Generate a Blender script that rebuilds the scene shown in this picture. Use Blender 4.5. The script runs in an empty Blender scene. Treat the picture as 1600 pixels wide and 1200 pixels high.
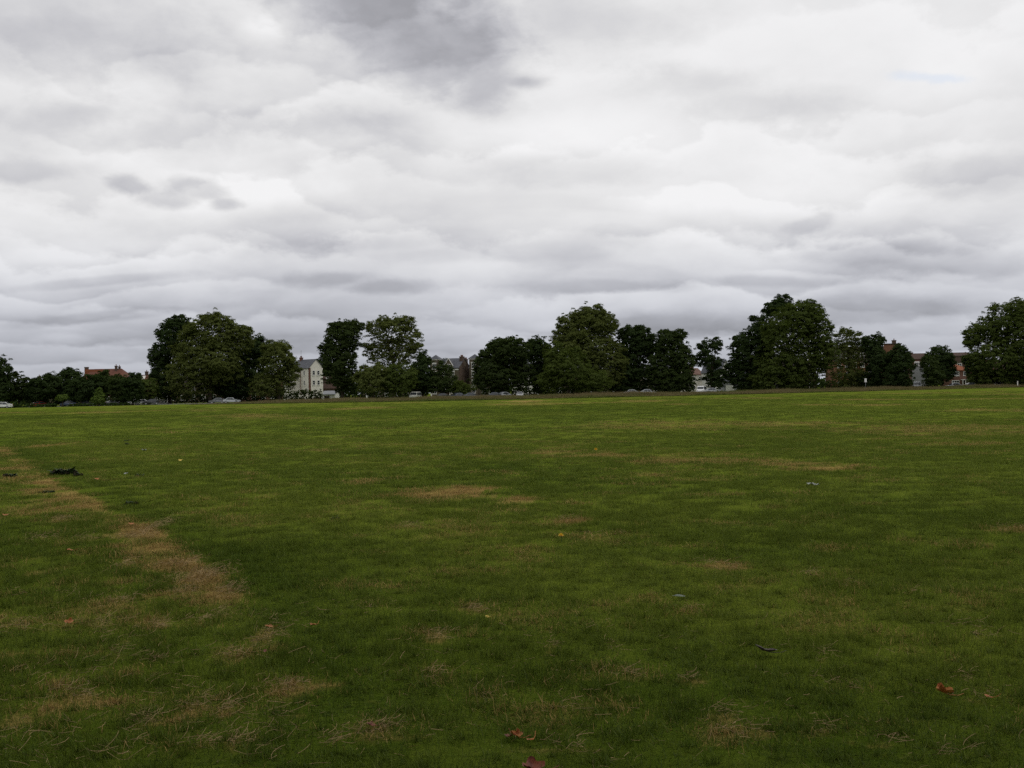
import bpy, math, random
import numpy as np
from mathutils import Matrix, Vector

random.seed(7)
rng = np.random.default_rng(11)
R = math.radians
sc = bpy.context.scene
COL = sc.collection

# ------------------------------------------------------------------ camera
EYE = 1.65
FPX = 1600.0
CAMROT = Matrix.Rotation(R(90 + 0.40), 3, 'X') @ Matrix.Rotation(R(-1.15), 3, 'Z')
cam_data = bpy.data.cameras.new('camera')
cam_data.sensor_width = 36.0
cam_data.lens = 36.0
cam_data.clip_start = 0.05
cam_data.clip_end = 9000
cam = bpy.data.objects.new('camera', cam_data)
cam.matrix_world = Matrix.Translation((0, 0, EYE)) @ CAMROT.to_4x4()
COL.objects.link(cam)
sc.camera = cam

# ------------------------------------------------------------------ render / view
sc.render.engine = 'CYCLES'
sc.view_settings.view_transform = 'Standard'
sc.view_settings.look = 'None'
sc.view_settings.exposure = 0.0
sc.view_settings.gamma = 1.0
sc.view_settings.use_curve_mapping = False
cy = sc.cycles
cy.max_bounces = 5
cy.diffuse_bounces = 3
cy.glossy_bounces = 2
cy.transmission_bounces = 3
cy.transparent_max_bounces = 6
cy.use_denoising = False
cy.sample_clamp_indirect = 4.0

# ------------------------------------------------------------------ sun
SUN_EL, SUN_AZ = 58.0, 80.0          # azimuth measured from +Y towards +X
sl = bpy.data.lights.new('sun', 'SUN')
sl.energy = 0.6
sl.angle = R(22)
sl.color = (1.0, 0.95, 0.87)
sun = bpy.data.objects.new('sun', sl)
sd = Vector((math.cos(R(SUN_EL)) * math.sin(R(SUN_AZ)), math.cos(R(SUN_EL)) * math.cos(R(SUN_AZ)), math.sin(R(SUN_EL))))
sun.rotation_euler = sd.to_track_quat('Z', 'Y').to_euler()
sun.location = (0, 0, 60)
COL.objects.link(sun)


# ------------------------------------------------------------------ node helper
class NT:
    """tiny expression builder for shader nodes"""
    def __init__(s, tree):
        s.t = tree
        s.n = tree.nodes
        s.l = tree.links

    def new(s, typ, **kw):
        n = s.n.new(typ)
        for k, v in kw.items():
            setattr(n, k, v)
        return n

    def put(s, sock, v):
        if isinstance(v, bpy.types.NodeSocket):
            s.l.new(v, sock)
        else:
            sock.default_value = v

    def m(s, op, a, b=0.0, c=0.0, clamp=False):
        n = s.new('ShaderNodeMath', operation=op, use_clamp=clamp)
        s.put(n.inputs[0], a); s.put(n.inputs[1], b); s.put(n.inputs[2], c)
        return n.outputs[0]

    def v(s, op, a, b=(0, 0, 0)):
        n = s.new('ShaderNodeVectorMath', operation=op)
        s.put(n.inputs[0], a); s.put(n.inputs[1], b)
        return n.outputs['Value'] if op in ('LENGTH', 'DOT_PRODUCT') else n.outputs[0]

    def comb(s, x, y, z=0.0):
        n = s.new('ShaderNodeCombineXYZ')
        s.put(n.inputs[0], x); s.put(n.inputs[1], y); s.put(n.inputs[2], z)
        return n.outputs[0]

    def sep(s, a):
        n = s.new('ShaderNodeSeparateXYZ')
        s.put(n.inputs[0], a)
        return n.outputs

    def noise(s, vec, scale, detail=6, rough=0.55, dist=0.0, lac=2.0, dim='3D'):
        n = s.new('ShaderNodeTexNoise', noise_dimensions=dim)
        s.put(n.inputs['Vector'], vec)
        n.inputs['Scale'].default_value = scale
        n.inputs['Detail'].default_value = detail
        n.inputs['Roughness'].default_value = rough
        n.inputs['Distortion'].default_value = dist
        n.inputs['Lacunarity'].default_value = lac
        return n.outputs['Fac'] if 'Fac' in n.outputs else n.outputs[0]

    def ss(s, x, lo, hi, a=0.0, b=1.0):
        n = s.new('ShaderNodeMapRange', interpolation_type='SMOOTHSTEP')
        s.put(n.inputs['Value'], x)
        s.put(n.inputs['From Min'], lo); s.put(n.inputs['From Max'], hi)
        s.put(n.inputs['To Min'], a); s.put(n.inputs['To Max'], b)
        return n.outputs[0]

    def mix(s, f, a, b):
        n = s.new('ShaderNodeMix', data_type='RGBA')
        s.put(n.inputs[0], f)
        s.put(n.inputs[6], a if isinstance(a, bpy.types.NodeSocket) else tuple(a) + (1,) * (4 - len(a)))
        s.put(n.inputs[7], b if isinstance(b, bpy.types.NodeSocket) else tuple(b) + (1,) * (4 - len(b)))
        return n.outputs[2]


# ------------------------------------------------------------------ world: overcast sky
def pdir(px, py):
    d = CAMROT @ Vector(((px - 800) / FPX, (600 - py) / FPX, -1))
    return d.normalized()


KH = 0.20


def ppos(px, py):                     # where a viewing direction meets the cloud sheet
    d = pdir(px, py)
    k = max(d.z, 0) + KH
    return d.x / k, d.y / k


world = bpy.data.worlds.new('World')
sc.world = world
world.use_nodes = True
wt = world.node_tree
wt.nodes.clear()
N = NT(wt)
sky = N.new('ShaderNodeTexSky', sky_type='NISHITA')
sky.sun_disc = False
sky.sun_elevation = R(SUN_EL)
sky.sun_rotation = R(SUN_AZ)
dirv = N.new('ShaderNodeTexCoord').outputs['Generated']
dx, dy, dz = N.sep(dirv)
zc = N.m('MAXIMUM', dz, 0.0)
kk = N.m('ADD', zc, KH)
P = N.comb(N.m('DIVIDE', dx, kk), N.m('DIVIDE', dy, kk), 3.7)
warp = N.new('ShaderNodeTexNoise', noise_dimensions='2D')
wt.links.new(P, warp.inputs['Vector'])
warp.inputs['Scale'].default_value = 1.0
warp.inputs['Detail'].default_value = 4
wv = N.v('SUBTRACT', warp.outputs['Color'], (0.5, 0.5, 0.5))
wsc = N.new('ShaderNodeVectorMath', operation='SCALE')
wt.links.new(wv, wsc.inputs[0]); wsc.inputs['Scale'].default_value = 0.55
PW = N.v('ADD', P, wsc.outputs[0])
big = N.noise(PW, 0.95, 4, 0.52, dim='2D')
soft_ = N.noise(N.v('ADD', PW, (7.1, 3.3, 0)), 1.9, 5, 0.5, dim='2D')
DV = N.v('MULTIPLY', dirv, (5.0, 5.0, 9.0))
nzA = N.noise(DV, 1.7, 7, 0.58, 0.15)            # puffs at the cloud edges
nzB = N.noise(DV, 4.5, 5, 0.6, 0.2)
LOGZ = N.m('LOGARITHM', N.m('ADD', zc, 0.05), 2.0)


def layers(freq, amp, seed, scale, edge):
    """decks of cloud one behind the other: each has a bright rounded top and fades to a grey base"""
    nz_ = N.noise(N.v('ADD', DV, (seed, seed * 0.7, 1.3)), scale, 8, 0.57)
    w = N.m('ADD', N.m('MULTIPLY', LOGZ, freq), N.m('MULTIPLY', N.m('SUBTRACT', nz_, 0.5), amp))
    f = N.m('FRACT', w)
    tooth = N.m('MULTIPLY', f, N.ss(f, 1.0, 1.0 - edge))
    mask = N.ss(N.noise(N.v('ADD', DV, (seed * 2.3, 4.0, seed)), 0.55, 3, 0.5), 0.36, 0.62)
    return N.m('MULTIPLY', N.m('SUBTRACT', tooth, 0.55), mask)


t1 = layers(2.1, 3.4, 3.1, 0.62, 0.16)
t2 = layers(3.3, 3.6, 8.7, 1.05, 0.22)
thick = N.m('ADD', N.m('MULTIPLY', big, 0.6), N.m('MULTIPLY', soft_, 0.4))
thick = N.ss(thick, 0.38, 0.64)
lum = N.m('SUBTRACT', 0.855, N.m('MULTIPLY', thick, 0.13))
lum = N.m('ADD', lum, N.m('MULTIPLY', t1, N.ss(dz, 0.0, 0.25, 0.18, 0.15)))
lum = N.m('ADD', lum, N.m('MULTIPLY', t2, N.ss(dz, 0.0, 0.25, 0.15, 0.10)))
lum = N.m('ADD', lum, N.m('MULTIPLY', N.m('SUBTRACT', nzB, 0.5), 0.05))
fine = nzB


def cloud(blobs, amount, soft=0.5, ragged=1.5, mixb=0.35):
    """a named darker cloud on the sheet, a union of ellipses (px, py, rx, ry, tilt)"""
    global lum
    r = None
    for (px, py, rx, ry, tilt) in blobs:
        cx, cyy = ppos(px, py)
        ex = abs(ppos(px + rx, py)[0] - ppos(px - rx, py)[0]) / 2
        ey = abs(ppos(px, py + ry)[1] - ppos(px, py - ry)[1]) / 2
        q = N.v('DIVIDE', N.v('SUBTRACT', P, (cx, cyy, 3.7)), (ex, ey, 1))
        if tilt:
            qx, qy, _ = N.sep(q)
            q = N.comb(qx, N.m('ADD', qy, N.m('MULTIPLY', qx, tilt)), 0)
        rr_ = N.v('LENGTH', q)
        if r is None:
            r = rr_
        else:
            sm = N.new('ShaderNodeMath', operation='SMOOTH_MIN')
            N.put(sm.inputs[0], r); N.put(sm.inputs[1], rr_); sm.inputs[2].default_value = 0.35
            r = sm.outputs[0]
    nz = N.m('ADD', N.m('MULTIPLY', nzA, 1 - mixb), N.m('MULTIPLY', nzB, mixb))
    r = N.m('ADD', r, N.m('MULTIPLY', N.m('SUBTRACT', nz, 0.5), ragged * 2))
    mk = N.ss(r, 1.15, 1.15 - soft)
    lum = N.m('SUBTRACT', lum, N.m('MULTIPLY', N.m('MULTIPLY', mk, N.ss(nzA, 0.25, 0.7, 0.7, 1.15)), amount))


cloud([(590, 5, 210, 120, -0.3), (690, 80, 165, 100, -0.3), (755, 130, 85, 75, 0), (815, 128, 50, 18, 0)], 0.27, 0.85, 0.8, 0.45)
cloud([(560, -20, 220, 130, 0), (700, 60, 130, 100, -.2)], 0.06, 1.0, 0.8)
cloud([(330, 205, 300, 44, 0.0), (120, 175, 190, 40, 0), (520, 190, 130, 40, 0)], 0.16, 1.1, 1.3)
cloud([(40, 40, 440, 130, 0)], 0.22, 1.2, 1.2)
cloud([(50, 268, 130, 22, 0)], 0.12, 0.9, 1.2)
cloud([(208, 292, 40, 26, -.2), (262, 310, 75, 20, -.1), (310, 298, 62, 25, -.25), (350, 318, 35, 14, 0)], 0.26, 0.8, 1.05, 0.6)
cloud([(1190, 160, 200, 40, 0), (1100, 130, 130, 40, 0)], 0.15, 1.2, 1.2)
cloud([(920, 30, 250, 90, 0)], 0.15, 1.2, 1.0)
cloud([(1530, 275, 130, 40, 0.1), (1480, 292, 70, 22, 0)], 0.14, 0.9, 1.2)
cloud([(1262, 354, 46, 19, .15), (1282, 345, 22, 16, 0)], 0.12, 0.7, 1.2, 0.5)
cloud([(880, 268, 190, 34, 0)], 0.09, 0.8, 1.2)
cloud([(420, 300, 330, 50, 0), (900, 210, 260, 45, 0), (1150, 320, 240, 40, 0)], -0.075, 1.0, 1.2)
cloud([(130, 395, 260, 22, 0), (560, 350, 200, 20, 0)], -0.07, 1.0, 1.2)
cloud([(420, 40, 60, 30, 0.3), (90, 530, 60, 10, 0), (880, 510, 60, 12, 0)], -0.07, 0.8, 1.0)
cloud([(520, 436, 90, 18, 0), (600, 448, 90, 16, 0)], 0.13, 0.7, 1.1)
cloud([(540, 385, 250, 16, 0), (760, 395, 260, 16, 0)], 0.05, 0.8, 1.0)
cloud([(870, 395, 120, 26, 0), (960, 370, 100, 24, 0)], 0.08, 0.8, 1.1)
cloud([(1390, 400, 230, 26, 0), (1480, 415, 140, 18, 0)], 0.14, 0.8, 1.1)
cloud([(950, 448, 180, 14, 0), (1200, 440, 120, 12, 0)], 0.10, 0.7, 1.0)
cloud([(150, 440, 190, 10, 0), (190, 492, 230, 10, 0)], 0.10, 0.7, 1.0)
cloud([(1050, 505, 190, 26, 0), (1400, 480, 200, 24, 0)], 0.12, 0.8, 1.0)
cloud([(60, 560, 170, 26, 0), (460, 540, 90, 26, 0)], 0.08, 0.8, 1.0)
lum = N.m('MINIMUM', N.m('MAXIMUM', lum, 0.36), 0.90)
# towards the horizon the cloud bases pile up to a blue grey
hz = N.ss(dz, 0.185, 0.02)
lum = N.m('SUBTRACT', lum, N.m('MULTIPLY', hz, 0.29))
low = N.ss(dz, 0.035, 0.0)
lum = N.m('ADD', lum, N.m('MULTIPLY', low, 0.10))
tint = N.mix(N.ss(lum, 0.40, 0.80), (0.955, 0.96, 1.04), (1.0, 0.998, 1.008))
tint = N.mix(N.m('MULTIPLY', hz, 0.7), tint, (0.925, 0.965, 1.075))
vs = N.new('ShaderNodeVectorMath', operation='SCALE')
wt.links.new(tint, vs.inputs[0])
wt.links.new(N.m('MULTIPLY', lum, 10.0), vs.inputs['Scale'])
# thin places let the blue sky through
gx, gy = ppos(1470, 122)
gq = N.v('DIVIDE', N.v('SUBTRACT', P, (gx, gy, 3.7)), (0.11, 0.03, 1))
gap = N.ss(N.m('ADD', N.v('LENGTH', gq), N.m('MULTIPLY', N.m('SUBTRACT', fine, 0.5), 2.2)), 1.0, 0.2)
gap = N.m('MULTIPLY', gap, 0.22)
bg = N.new('ShaderNodeBackground')
wt.links.new(N.mix(gap, vs.outputs[0], N.v('MULTIPLY', sky.outputs[0], (1.6, 1.6, 1.6))), bg.inputs['Color'])
bg.inputs['Strength'].default_value = 0.10
wo = N.new('ShaderNodeOutputWorld')
wt.links.new(bg.outputs[0], wo.inputs['Surface'])
world.cycles.sampling_method = 'MANUAL'
world.cycles.sample_map_resolution = 512


# ------------------------------------------------------------------ general helpers
def at(px, py, Y):
    """the point at distance Y seen at that place of the photograph"""
    d = CAMROT @ Vector(((px - 800) / FPX, (600 - py) / FPX, -1))
    return Vector((0, 0, EYE)) + d * (Y / d.y)


def xat(px, Y):
    H = 611 - (px - 800) * 0.0201
    return at(px, H, Y).x


def ground_at(px, py):
    d = CAMROT @ Vector(((px - 800) / FPX, (600 - py) / FPX, -1))
    t = -EYE / d.z
    return d.x * t, d.y * t


def _hash(ix, iy, seed):
    h = (ix.astype(np.int64) * 374761393 + iy.astype(np.int64) * 668265263 + seed * 1442695041) & 0xffffffff
    h = ((h ^ (h >> 13)) * 1274126177) & 0xffffffff
    h = (h ^ (h >> 16)) & 0xffffffff
    return h / 4294967295.0


def vnoise(x, y, seed=0):
    ix, iy = np.floor(x), np.floor(y)
    fx, fy = x - ix, y - iy
    fx = fx * fx * (3 - 2 * fx); fy = fy * fy * (3 - 2 * fy)
    a, b = _hash(ix, iy, seed), _hash(ix + 1, iy, seed)
    c, d = _hash(ix, iy + 1, seed), _hash(ix + 1, iy + 1, seed)
    return (a * (1 - fx) + b * fx) * (1 - fy) + (c * (1 - fx) + d * fx) * fy


def fbm(x, y, seed=0, oct=4, rough=0.5):
    s, amp, tot = 0.0, 1.0, 0.0
    for o in range(oct):
        s = s + amp * vnoise(x * 2 ** o + o * 17.3, y * 2 ** o - o * 9.1, seed + o)
        tot += amp
        amp *= rough
    return s / tot


def sstep(x, a, b):
    t = np.clip((x - a) / (b - a), 0, 1)
    return t * t * (3 - 2 * t)


def height(x, y):
    x = np.asarray(x, float); y = np.asarray(y, float)
    r = np.hypot(x, y)
    f1 = 1 - sstep(r, 25, 60)
    f2 = 1 - sstep(r, 120, 190)
    return (fbm(x / 1.1, y / 1.1, 5, 3) - 0.5) * 0.07 * f1 + (fbm(x / 11, y / 11, 9, 2) - 0.5) * 0.16 * f2 * sstep(r, 2, 12)


# dry, straw coloured patches seen in the photograph: x, y, half sizes in picture units, strength
DRY = [(690, 772, 65, 9, 1.0), (650, 768, 35, 5, .6), (800, 785, 30, 6, .8), (885, 819, 24, 5, .75), (935, 840, 50, 4, .5),
       (565, 752, 26, 4, .5), (540, 790, 40, 6, .3), (640, 828, 26, 4, .4), (860, 706, 42, 3, .55), (940, 711, 50, 3, .6), (1050, 720, 60, 5, .6),
       (1150, 722, 80, 6, .5), (1290, 732, 50, 5, .8), (1240, 727, 60, 4, .6), (1020, 742, 40, 4, .5), (1100, 750, 50, 4, .45),
       (1125, 888, 45, 7, .75), (1040, 665, 160, 7, .42), (1220, 664, 100, 5, .45), (1450, 672, 150, 8, .42), (1540, 642, 60, 3, .5),
       (1500, 695, 60, 4, .45), (1570, 832, 30, 5, .6), (700, 655, 90, 3, .25), (820, 627, 40, 1.6, .8), (1010, 760, 30, 4, .3),
       (10, 705, 26, 10, .65), (20, 733, 24, 6, .6), (45, 748, 28, 6, .6), (82, 766, 24, 9, .7), (112, 783, 34, 9, .8), (140, 792, 22, 7, .7),
       (75, 802, 32, 4, .75), (95, 816, 25, 4, .5), (190, 812, 26, 9, .55), (240, 830, 20, 13, .7), (212, 846, 36, 8, .55),
       (280, 885, 40, 11, .6), (312, 906, 48, 17, .95), (358, 930, 32, 12, .9), (195, 886, 14, 12, .5), (185, 946, 30, 6, .5), (290, 930, 26, 8, .5),
       (60, 850, 30, 5, .3), (135, 850, 16, 4, .5), (155, 983, 26, 8, .5), (245, 984, 22, 7, .8), (310, 974, 24, 5, .8), (365, 1033, 42, 9, .85),
       (345, 960, 24, 6, .55), (120, 1090, 36, 9, .75), (303, 1107, 24, 13, .75), (352, 1112, 14, 9, .7), (375, 1163, 26, 11, .8),
       (225, 1128, 34, 6, .6), (185, 1028, 14, 6, .5), (245, 1040, 28, 5, .45), (450, 1080, 56, 10, .75), (425, 1000, 28, 16, .6), (310, 1165, 40, 8, .5),
       (580, 1145, 60, 12, .5), (680, 1000, 22, 8, .65), (740, 957, 22, 6, .5), (520, 1165, 30, 7, .5), (960, 1060, 60, 7, .4), (1070, 1065, 24, 5, .7),
       (990, 1056, 20, 6, .55), (1130, 1118, 34, 12, .7), (1150, 1150, 60, 15, .55), (1290, 1030, 18, 8, .6), (962, 1017, 12, 5, .7),
       (860, 1018, 12, 8, .6), (1075, 955, 26, 4, .7), (1300, 1070, 60, 10, .3), (1265, 903, 18, 4, .5), (1320, 917, 22, 4, .5), (1430, 928, 12, 4, .5),
       (900, 1108, 90, 18, .42), (880, 1175, 60, 12, .45), (1545, 1088, 42, 7, .5), (1280, 1143, 34, 8, .6), (1505, 1060, 22, 4, .5), (680, 1060, 30, 8, .35),
       (760, 1090, 25, 9, .35), (1380, 1165, 30, 7, .5), (1480, 1185, 50, 8, .5), (1520, 980, 60, 3, .3), (1540, 1000, 40, 3, .3)]
DRYG = []
for (px, py, rx, ry, st) in DRY:
    gx0, gy0 = ground_at(px, py)
    g1, g2 = ground_at(px, py - ry), ground_at(px, py + ry)
    DRYG.append((gx0, (g1[1] + g2[1]) / 2, rx * gy0 / FPX, abs(g1[1] - g2[1]) / 2, st))


EDGE_P = [ground_at(*p) for p in [(470, 1075), (432, 1010), (388, 948), (345, 905), (300, 872), (245, 832), (160, 790), (95, 757), (42, 722), (0, 694), (-60, 668)]]
EDGE_Y = [p[1] for p in EDGE_P]
EDGE_X = [p[0] for p in EDGE_P]


def fields(x, y):
    """dryness and tone of the lawn"""
    x = np.asarray(x, float); y = np.asarray(y, float)
    r = np.hypot(x, y)
    n1 = fbm(x / 0.5, y / 0.35, 21, 4, 0.6)
    n2 = fbm(x / 3.5, y / 2.5, 33, 4, 0.55)
    n3 = fbm(x / 30, y / 14, 41, 3, 0.5)
    n5 = fbm(x / 0.16, y / 0.13, 81, 3, 0.6)
    dry = np.zeros_like(x)
    for (cx, cyy, sx, sy, st) in DRYG:
        q = np.hypot((x - cx) / (sx * 1.15), (y - cyy) / (sy * 1.15))
        m = q < 2.2
        if m.any():
            v = sstep(q[m] + (n1[m] - 0.5) * 2.0 + (n5[m] - 0.5) * 1.6, 1.25, 0.4) * st
            dry[m] = np.maximum(dry[m], v)
    # scattered thin grass
    n4 = fbm(x / 0.8, y / 0.55, 61, 5, 0.62)
    bg_ = np.maximum(sstep(n2 * 0.42 + n1 * 0.58, 0.56, 0.72) * 0.40, sstep(n4 * 0.7 + n5 * 0.3, 0.54, 0.70) * 0.42)
    far = sstep(r, 30, 90)
    bg_ = bg_ * (1 - far) + far * sstep(fbm(x / 9, y / 16, 51, 4, 0.6), 0.48, 0.72) * 0.46
    # the strip beyond the mowing edge on the left is thinner and full of cut stalks
    ln = x - np.interp(y, EDGE_Y, EDGE_X) + (n1 - 0.5) * 0.12
    side = np.abs(ln)
    left = sstep(ln + (n2 - 0.5) * 1.2, 0.3, -0.8) * (1 - sstep(r, 40, 90))
    bg_ = bg_ + left * sstep(n1 * 0.5 + n5 * 0.5, 0.52, 0.70) * 0.4
    wd = 0.36 + 0.6 * fbm(x / 1.7, y / 1.7, 88, 3)
    trail = np.where(ln < 0, sstep(side / wd + (n1 - 0.5) * 1.5 + (n5 - 0.5) * 1.0, 1.15, 0.35), 0) * (0.34 + 0.75 * sstep(n4, 0.38, 0.62))
    trail = trail * (1 - sstep(y, 24, 45)) * sstep(y, 6.6, 9.0)
    dry = np.clip(np.maximum(np.maximum(dry, bg_), trail), 0, 1)
    dry = np.where((ln > 0.02) & (ln < 0.7) & (y > 6), dry * 0.35, dry)
    tone = (n2 - 0.5) * 1.5 + (n3 - 0.5) * 1.3 + (n1 - 0.5) * 0.6
    tone = tone - left * 0.42
    # a darker, lusher fringe on the right side of the mowing edge
    tone = tone - np.where(ln > 0, np.exp(-((ln - 0.2) / 0.55) ** 2), 0) * 0.6 * (1 - sstep(r, 40, 70))
    tone = tone + 0.17 * np.sin((x * 0.875 + y * 0.485) / 0.62 + (n3 - .5) * 2) * (0.5 + n2) * (1 - sstep(r, 90, 170))
    return dry, np.clip(tone, -1, 1)


def new_obj(name, me, parent=None, mats=()):
    o = bpy.data.objects.new(name, me)
    COL.objects.link(o)
    if parent is not None:
        o.parent = parent
    if me is not None:
        for m_ in mats:
            if m_.name not in me.materials:
                me.materials.append(m_)
    return o


def tag(o, label=None, cat=None, group=None, kind=None):
    if label: o['label'] = label
    if cat: o['category'] = cat
    if group: o['group'] = group
    if kind: o['kind'] = kind
    return o


def thing(name, label, cat, loc, rz=0.0, group=None):
    o = bpy.data.objects.new(name, None)
    o.empty_display_size = 0.3
    COL.objects.link(o)
    o.location = loc
    o.rotation_euler = (0, 0, rz)
    return tag(o, label, cat, group)


def np_mesh(name, V, F, smooth=False):
    """V (n,3) and F (m,k) arrays, all faces with the same corner count"""
    me = bpy.data.meshes.new(name)
    V = np.ascontiguousarray(V, np.float32); F = np.ascontiguousarray(F, np.int32)
    n, k = F.shape
    me.vertices.add(len(V)); me.vertices.foreach_set('co', V.ravel())
    me.loops.add(n * k); me.loops.foreach_set('vertex_index', F.ravel())
    me.polygons.add(n)
    me.polygons.foreach_set('loop_start', np.arange(0, n * k, k, dtype=np.int32))
    me.polygons.foreach_set('loop_total', np.full(n, k, np.int32))
    me.update(calc_edges=True)
    if smooth:
        me.polygons.foreach_set('use_smooth', np.ones(n, bool))
    return me


def set_attr(me, name, vals, typ='FLOAT', dom='POINT'):
    a = me.attributes.new(name, typ, dom)
    key = {'FLOAT': 'value', 'INT': 'value', 'FLOAT_VECTOR': 'vector'}[typ]
    a.data.foreach_set(key, np.ascontiguousarray(vals).ravel())


class MB:
    """collects boxes, prisms and tubes into one mesh"""
    def __init__(s):
        s.v, s.f = [], []

    def add(s, vs, fs):
        b = len(s.v)
        s.v += [tuple(p) for p in vs]
        s.f += [tuple(i + b for i in f) for f in fs]
        return s

    def box(s, x0, x1, y0, y1, z0, z1):
        return s.add([(x0, y0, z0), (x1, y0, z0), (x1, y1, z0), (x0, y1, z0), (x0, y0, z1), (x1, y0, z1), (x1, y1, z1), (x0, y1, z1)],
                     [(0, 3, 2, 1), (4, 5, 6, 7), (0, 1, 5, 4), (1, 2, 6, 5), (2, 3, 7, 6), (3, 0, 4, 7)])

    def prism(s, poly, d0, d1, axis='y'):
        """polygon (a, z) pushed along axis"""
        n = len(poly)
        mk = (lambda a, z, d: (a, d, z)) if axis == 'y' else (lambda a, z, d: (d, a, z))
        vs = [mk(a, z, d0) for a, z in poly] + [mk(a, z, d1) for a, z in poly]
        fs = [tuple(range(n)), tuple(range(2 * n - 1, n - 1, -1))]
        for i in range(n):
            j = (i + 1) % n
            fs.append((j, i, i + n, j + n))
        return s.add(vs, fs)

    def tube(s, pts, rad, n=7, cap=True):
        pts = [Vector(p) for p in pts]
        rings = []
        vs = []
        for i, p in enumerate(pts):
            t = (pts[min(i + 1, len(pts) - 1)] - pts[max(i - 1, 0)]).normalized()
            u = t.cross(Vector((0.31, 0.9, 0.2))).normalized()
            w = t.cross(u)
            r_ = rad[i] if hasattr(rad, '__len__') else rad
            for k in range(n):
                a = 2 * math.pi * k / n
                vs.append(p + u * (math.cos(a) * r_) + w * (math.sin(a) * r_))
        fs = []
        for i in range(len(pts) - 1):
            for k in range(n):
                k2 = (k + 1) % n
                fs.append((i * n + k, i * n + k2, (i + 1) * n + k2, (i + 1) * n + k))
        if cap:
            fs.append(tuple(range(n - 1, -1, -1)))
            fs.append(tuple((len(pts) - 1) * n + k for k in range(n)))
        return s.add(vs, fs)

    def mesh(s, name, smooth=False):
        me = bpy.data.meshes.new(name)
        me.from_pydata(s.v, [], s.f)
        me.update()
        import bmesh
        bm = bmesh.new(); bm.from_mesh(me)
        bmesh.ops.recalc_face_normals(bm, faces=bm.faces)
        bm.to_mesh(me); bm.free()
        if smooth:
            for p in me.polygons: p.use_smooth = True
        return me

    def build(s, name, mat, parent=None, smooth=False):
        return new_obj(name, s.mesh(name, smooth), parent, [mat])


# ------------------------------------------------------------------ materials
def mat_new(name):
    m_ = bpy.data.materials.new(name)
    m_.use_nodes = True
    m_.node_tree.nodes.clear()
    n = NT(m_.node_tree)
    return m_, n


def finish(n, shader):
    o = n.new('ShaderNodeOutputMaterial')
    n.l.new(shader, o.inputs['Surface'])


def pbsdf(n, col, rough=0.8, spec=0.3, **kw):
    b = n.new('ShaderNodeBsdfPrincipled')
    n.put(b.inputs['Base Color'], col if isinstance(col, bpy.types.NodeSocket) else tuple(col) + (1,))
    n.put(b.inputs['Roughness'], rough)
    n.put(b.inputs['Specular IOR Level'], spec)
    for k, v in kw.items():
        n.put(b.inputs[k], v)
    return b


def rough_mat(name, col, var=0.25, scale=1.2, rough=0.85, spec=0.25, bump=0.0, col2=None):
    m_, n = mat_new(name)
    tc = n.new('ShaderNodeTexCoord').outputs['Object']
    a = n.noise(tc, scale, 6, 0.6)
    b = n.noise(tc, scale * 9, 4, 0.6)
    f = n.m('ADD', n.m('MULTIPLY', a, 0.65), n.m('MULTIPLY', b, 0.35))
    lo = tuple(c * (1 - var) for c in col)
    hi = tuple(min(1, c * (1 + var)) for c in (col2 or col))
    c = n.mix(n.ss(f, 0.3, 0.7), lo, hi)
    bs = pbsdf(n, c, rough, spec)
    if bump:
        bp = n.new('ShaderNodeBump')
        bp.inputs['Strength'].default_value = bump
        bp.inputs['Distance'].default_value = 0.02
        n.l.new(b, bp.inputs['Height']); n.l.new(bp.outputs[0], bs.inputs['Normal'])
    finish(n, bs.outputs[0])
    return m_


def course_mat(name, col, col2, w, h, mortar, rough=0.9):
    """brickwork or roof tiles too far away to tell the pieces apart"""
    m_, n = mat_new(name)
    tc = n.new('ShaderNodeTexCoord').outputs['Object']
    x, y, z = n.sep(tc)
    vec = n.comb(n.m('ADD', x, y), z, 0)
    br = n.new('ShaderNodeTexBrick')
    n.l.new(vec, br.inputs['Vector'])
    br.inputs['Color1'].default_value = tuple(col) + (1,)
    br.inputs['Color2'].default_value = tuple(col2) + (1,)
    br.inputs['Mortar'].default_value = tuple(mortar) + (1,)
    br.inputs['Scale'].default_value = 1
    br.inputs['Brick Width'].default_value = w
    br.inputs['Row Height'].default_value = h
    br.inputs['Mortar Size'].default_value = 0.012
    st = n.noise(tc, 0.5, 5, 0.6)
    c = n.mix(n.ss(st, 0.35, 0.7, 0, 0.5), br.outputs['Color'], tuple(a * 0.55 for a in col))
    finish(n, pbsdf(n, c, rough, 0.2).outputs[0])
    return m_


def leaf_mat(name, col, trans=0.22):
    m_, n = mat_new(name)
    at_ = n.new('ShaderNodeAttribute', attribute_name='tint', attribute_type='GEOMETRY')
    f = at_.outputs['Fac']
    c = n.mix(f, tuple(a * b for a, b in zip(col, (0.86, 0.87, 0.90))), tuple(a * b for a, b in zip(col, (1.2, 1.16, 1.05))))
    d = n.new('ShaderNodeBsdfDiffuse'); n.l.new(c, d.inputs[0])
    t = n.new('ShaderNodeBsdfTranslucent')
    n.l.new(n.mix(0.5, c, tuple(a * b for a, b in zip(col, (1.5, 1.6, 0.7)))), t.inputs[0])
    g = n.new('ShaderNodeBsdfGlossy'); g.inputs['Roughness'].default_value = 0.5
    g.inputs[0].default_value = (0.4, 0.4, 0.4, 1)
    mx = n.new('ShaderNodeMixShader'); mx.inputs[0].default_value = trans
    n.l.new(d.outputs[0], mx.inputs[1]); n.l.new(t.outputs[0], mx.inputs[2])
    mx2 = n.new('ShaderNodeMixShader'); mx2.inputs[0].default_value = 0.012
    n.l.new(mx.outputs[0], mx2.inputs[1]); n.l.new(g.outputs[0], mx2.inputs[2])
    finish(n, mx2.outputs[0])
    return m_


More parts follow.
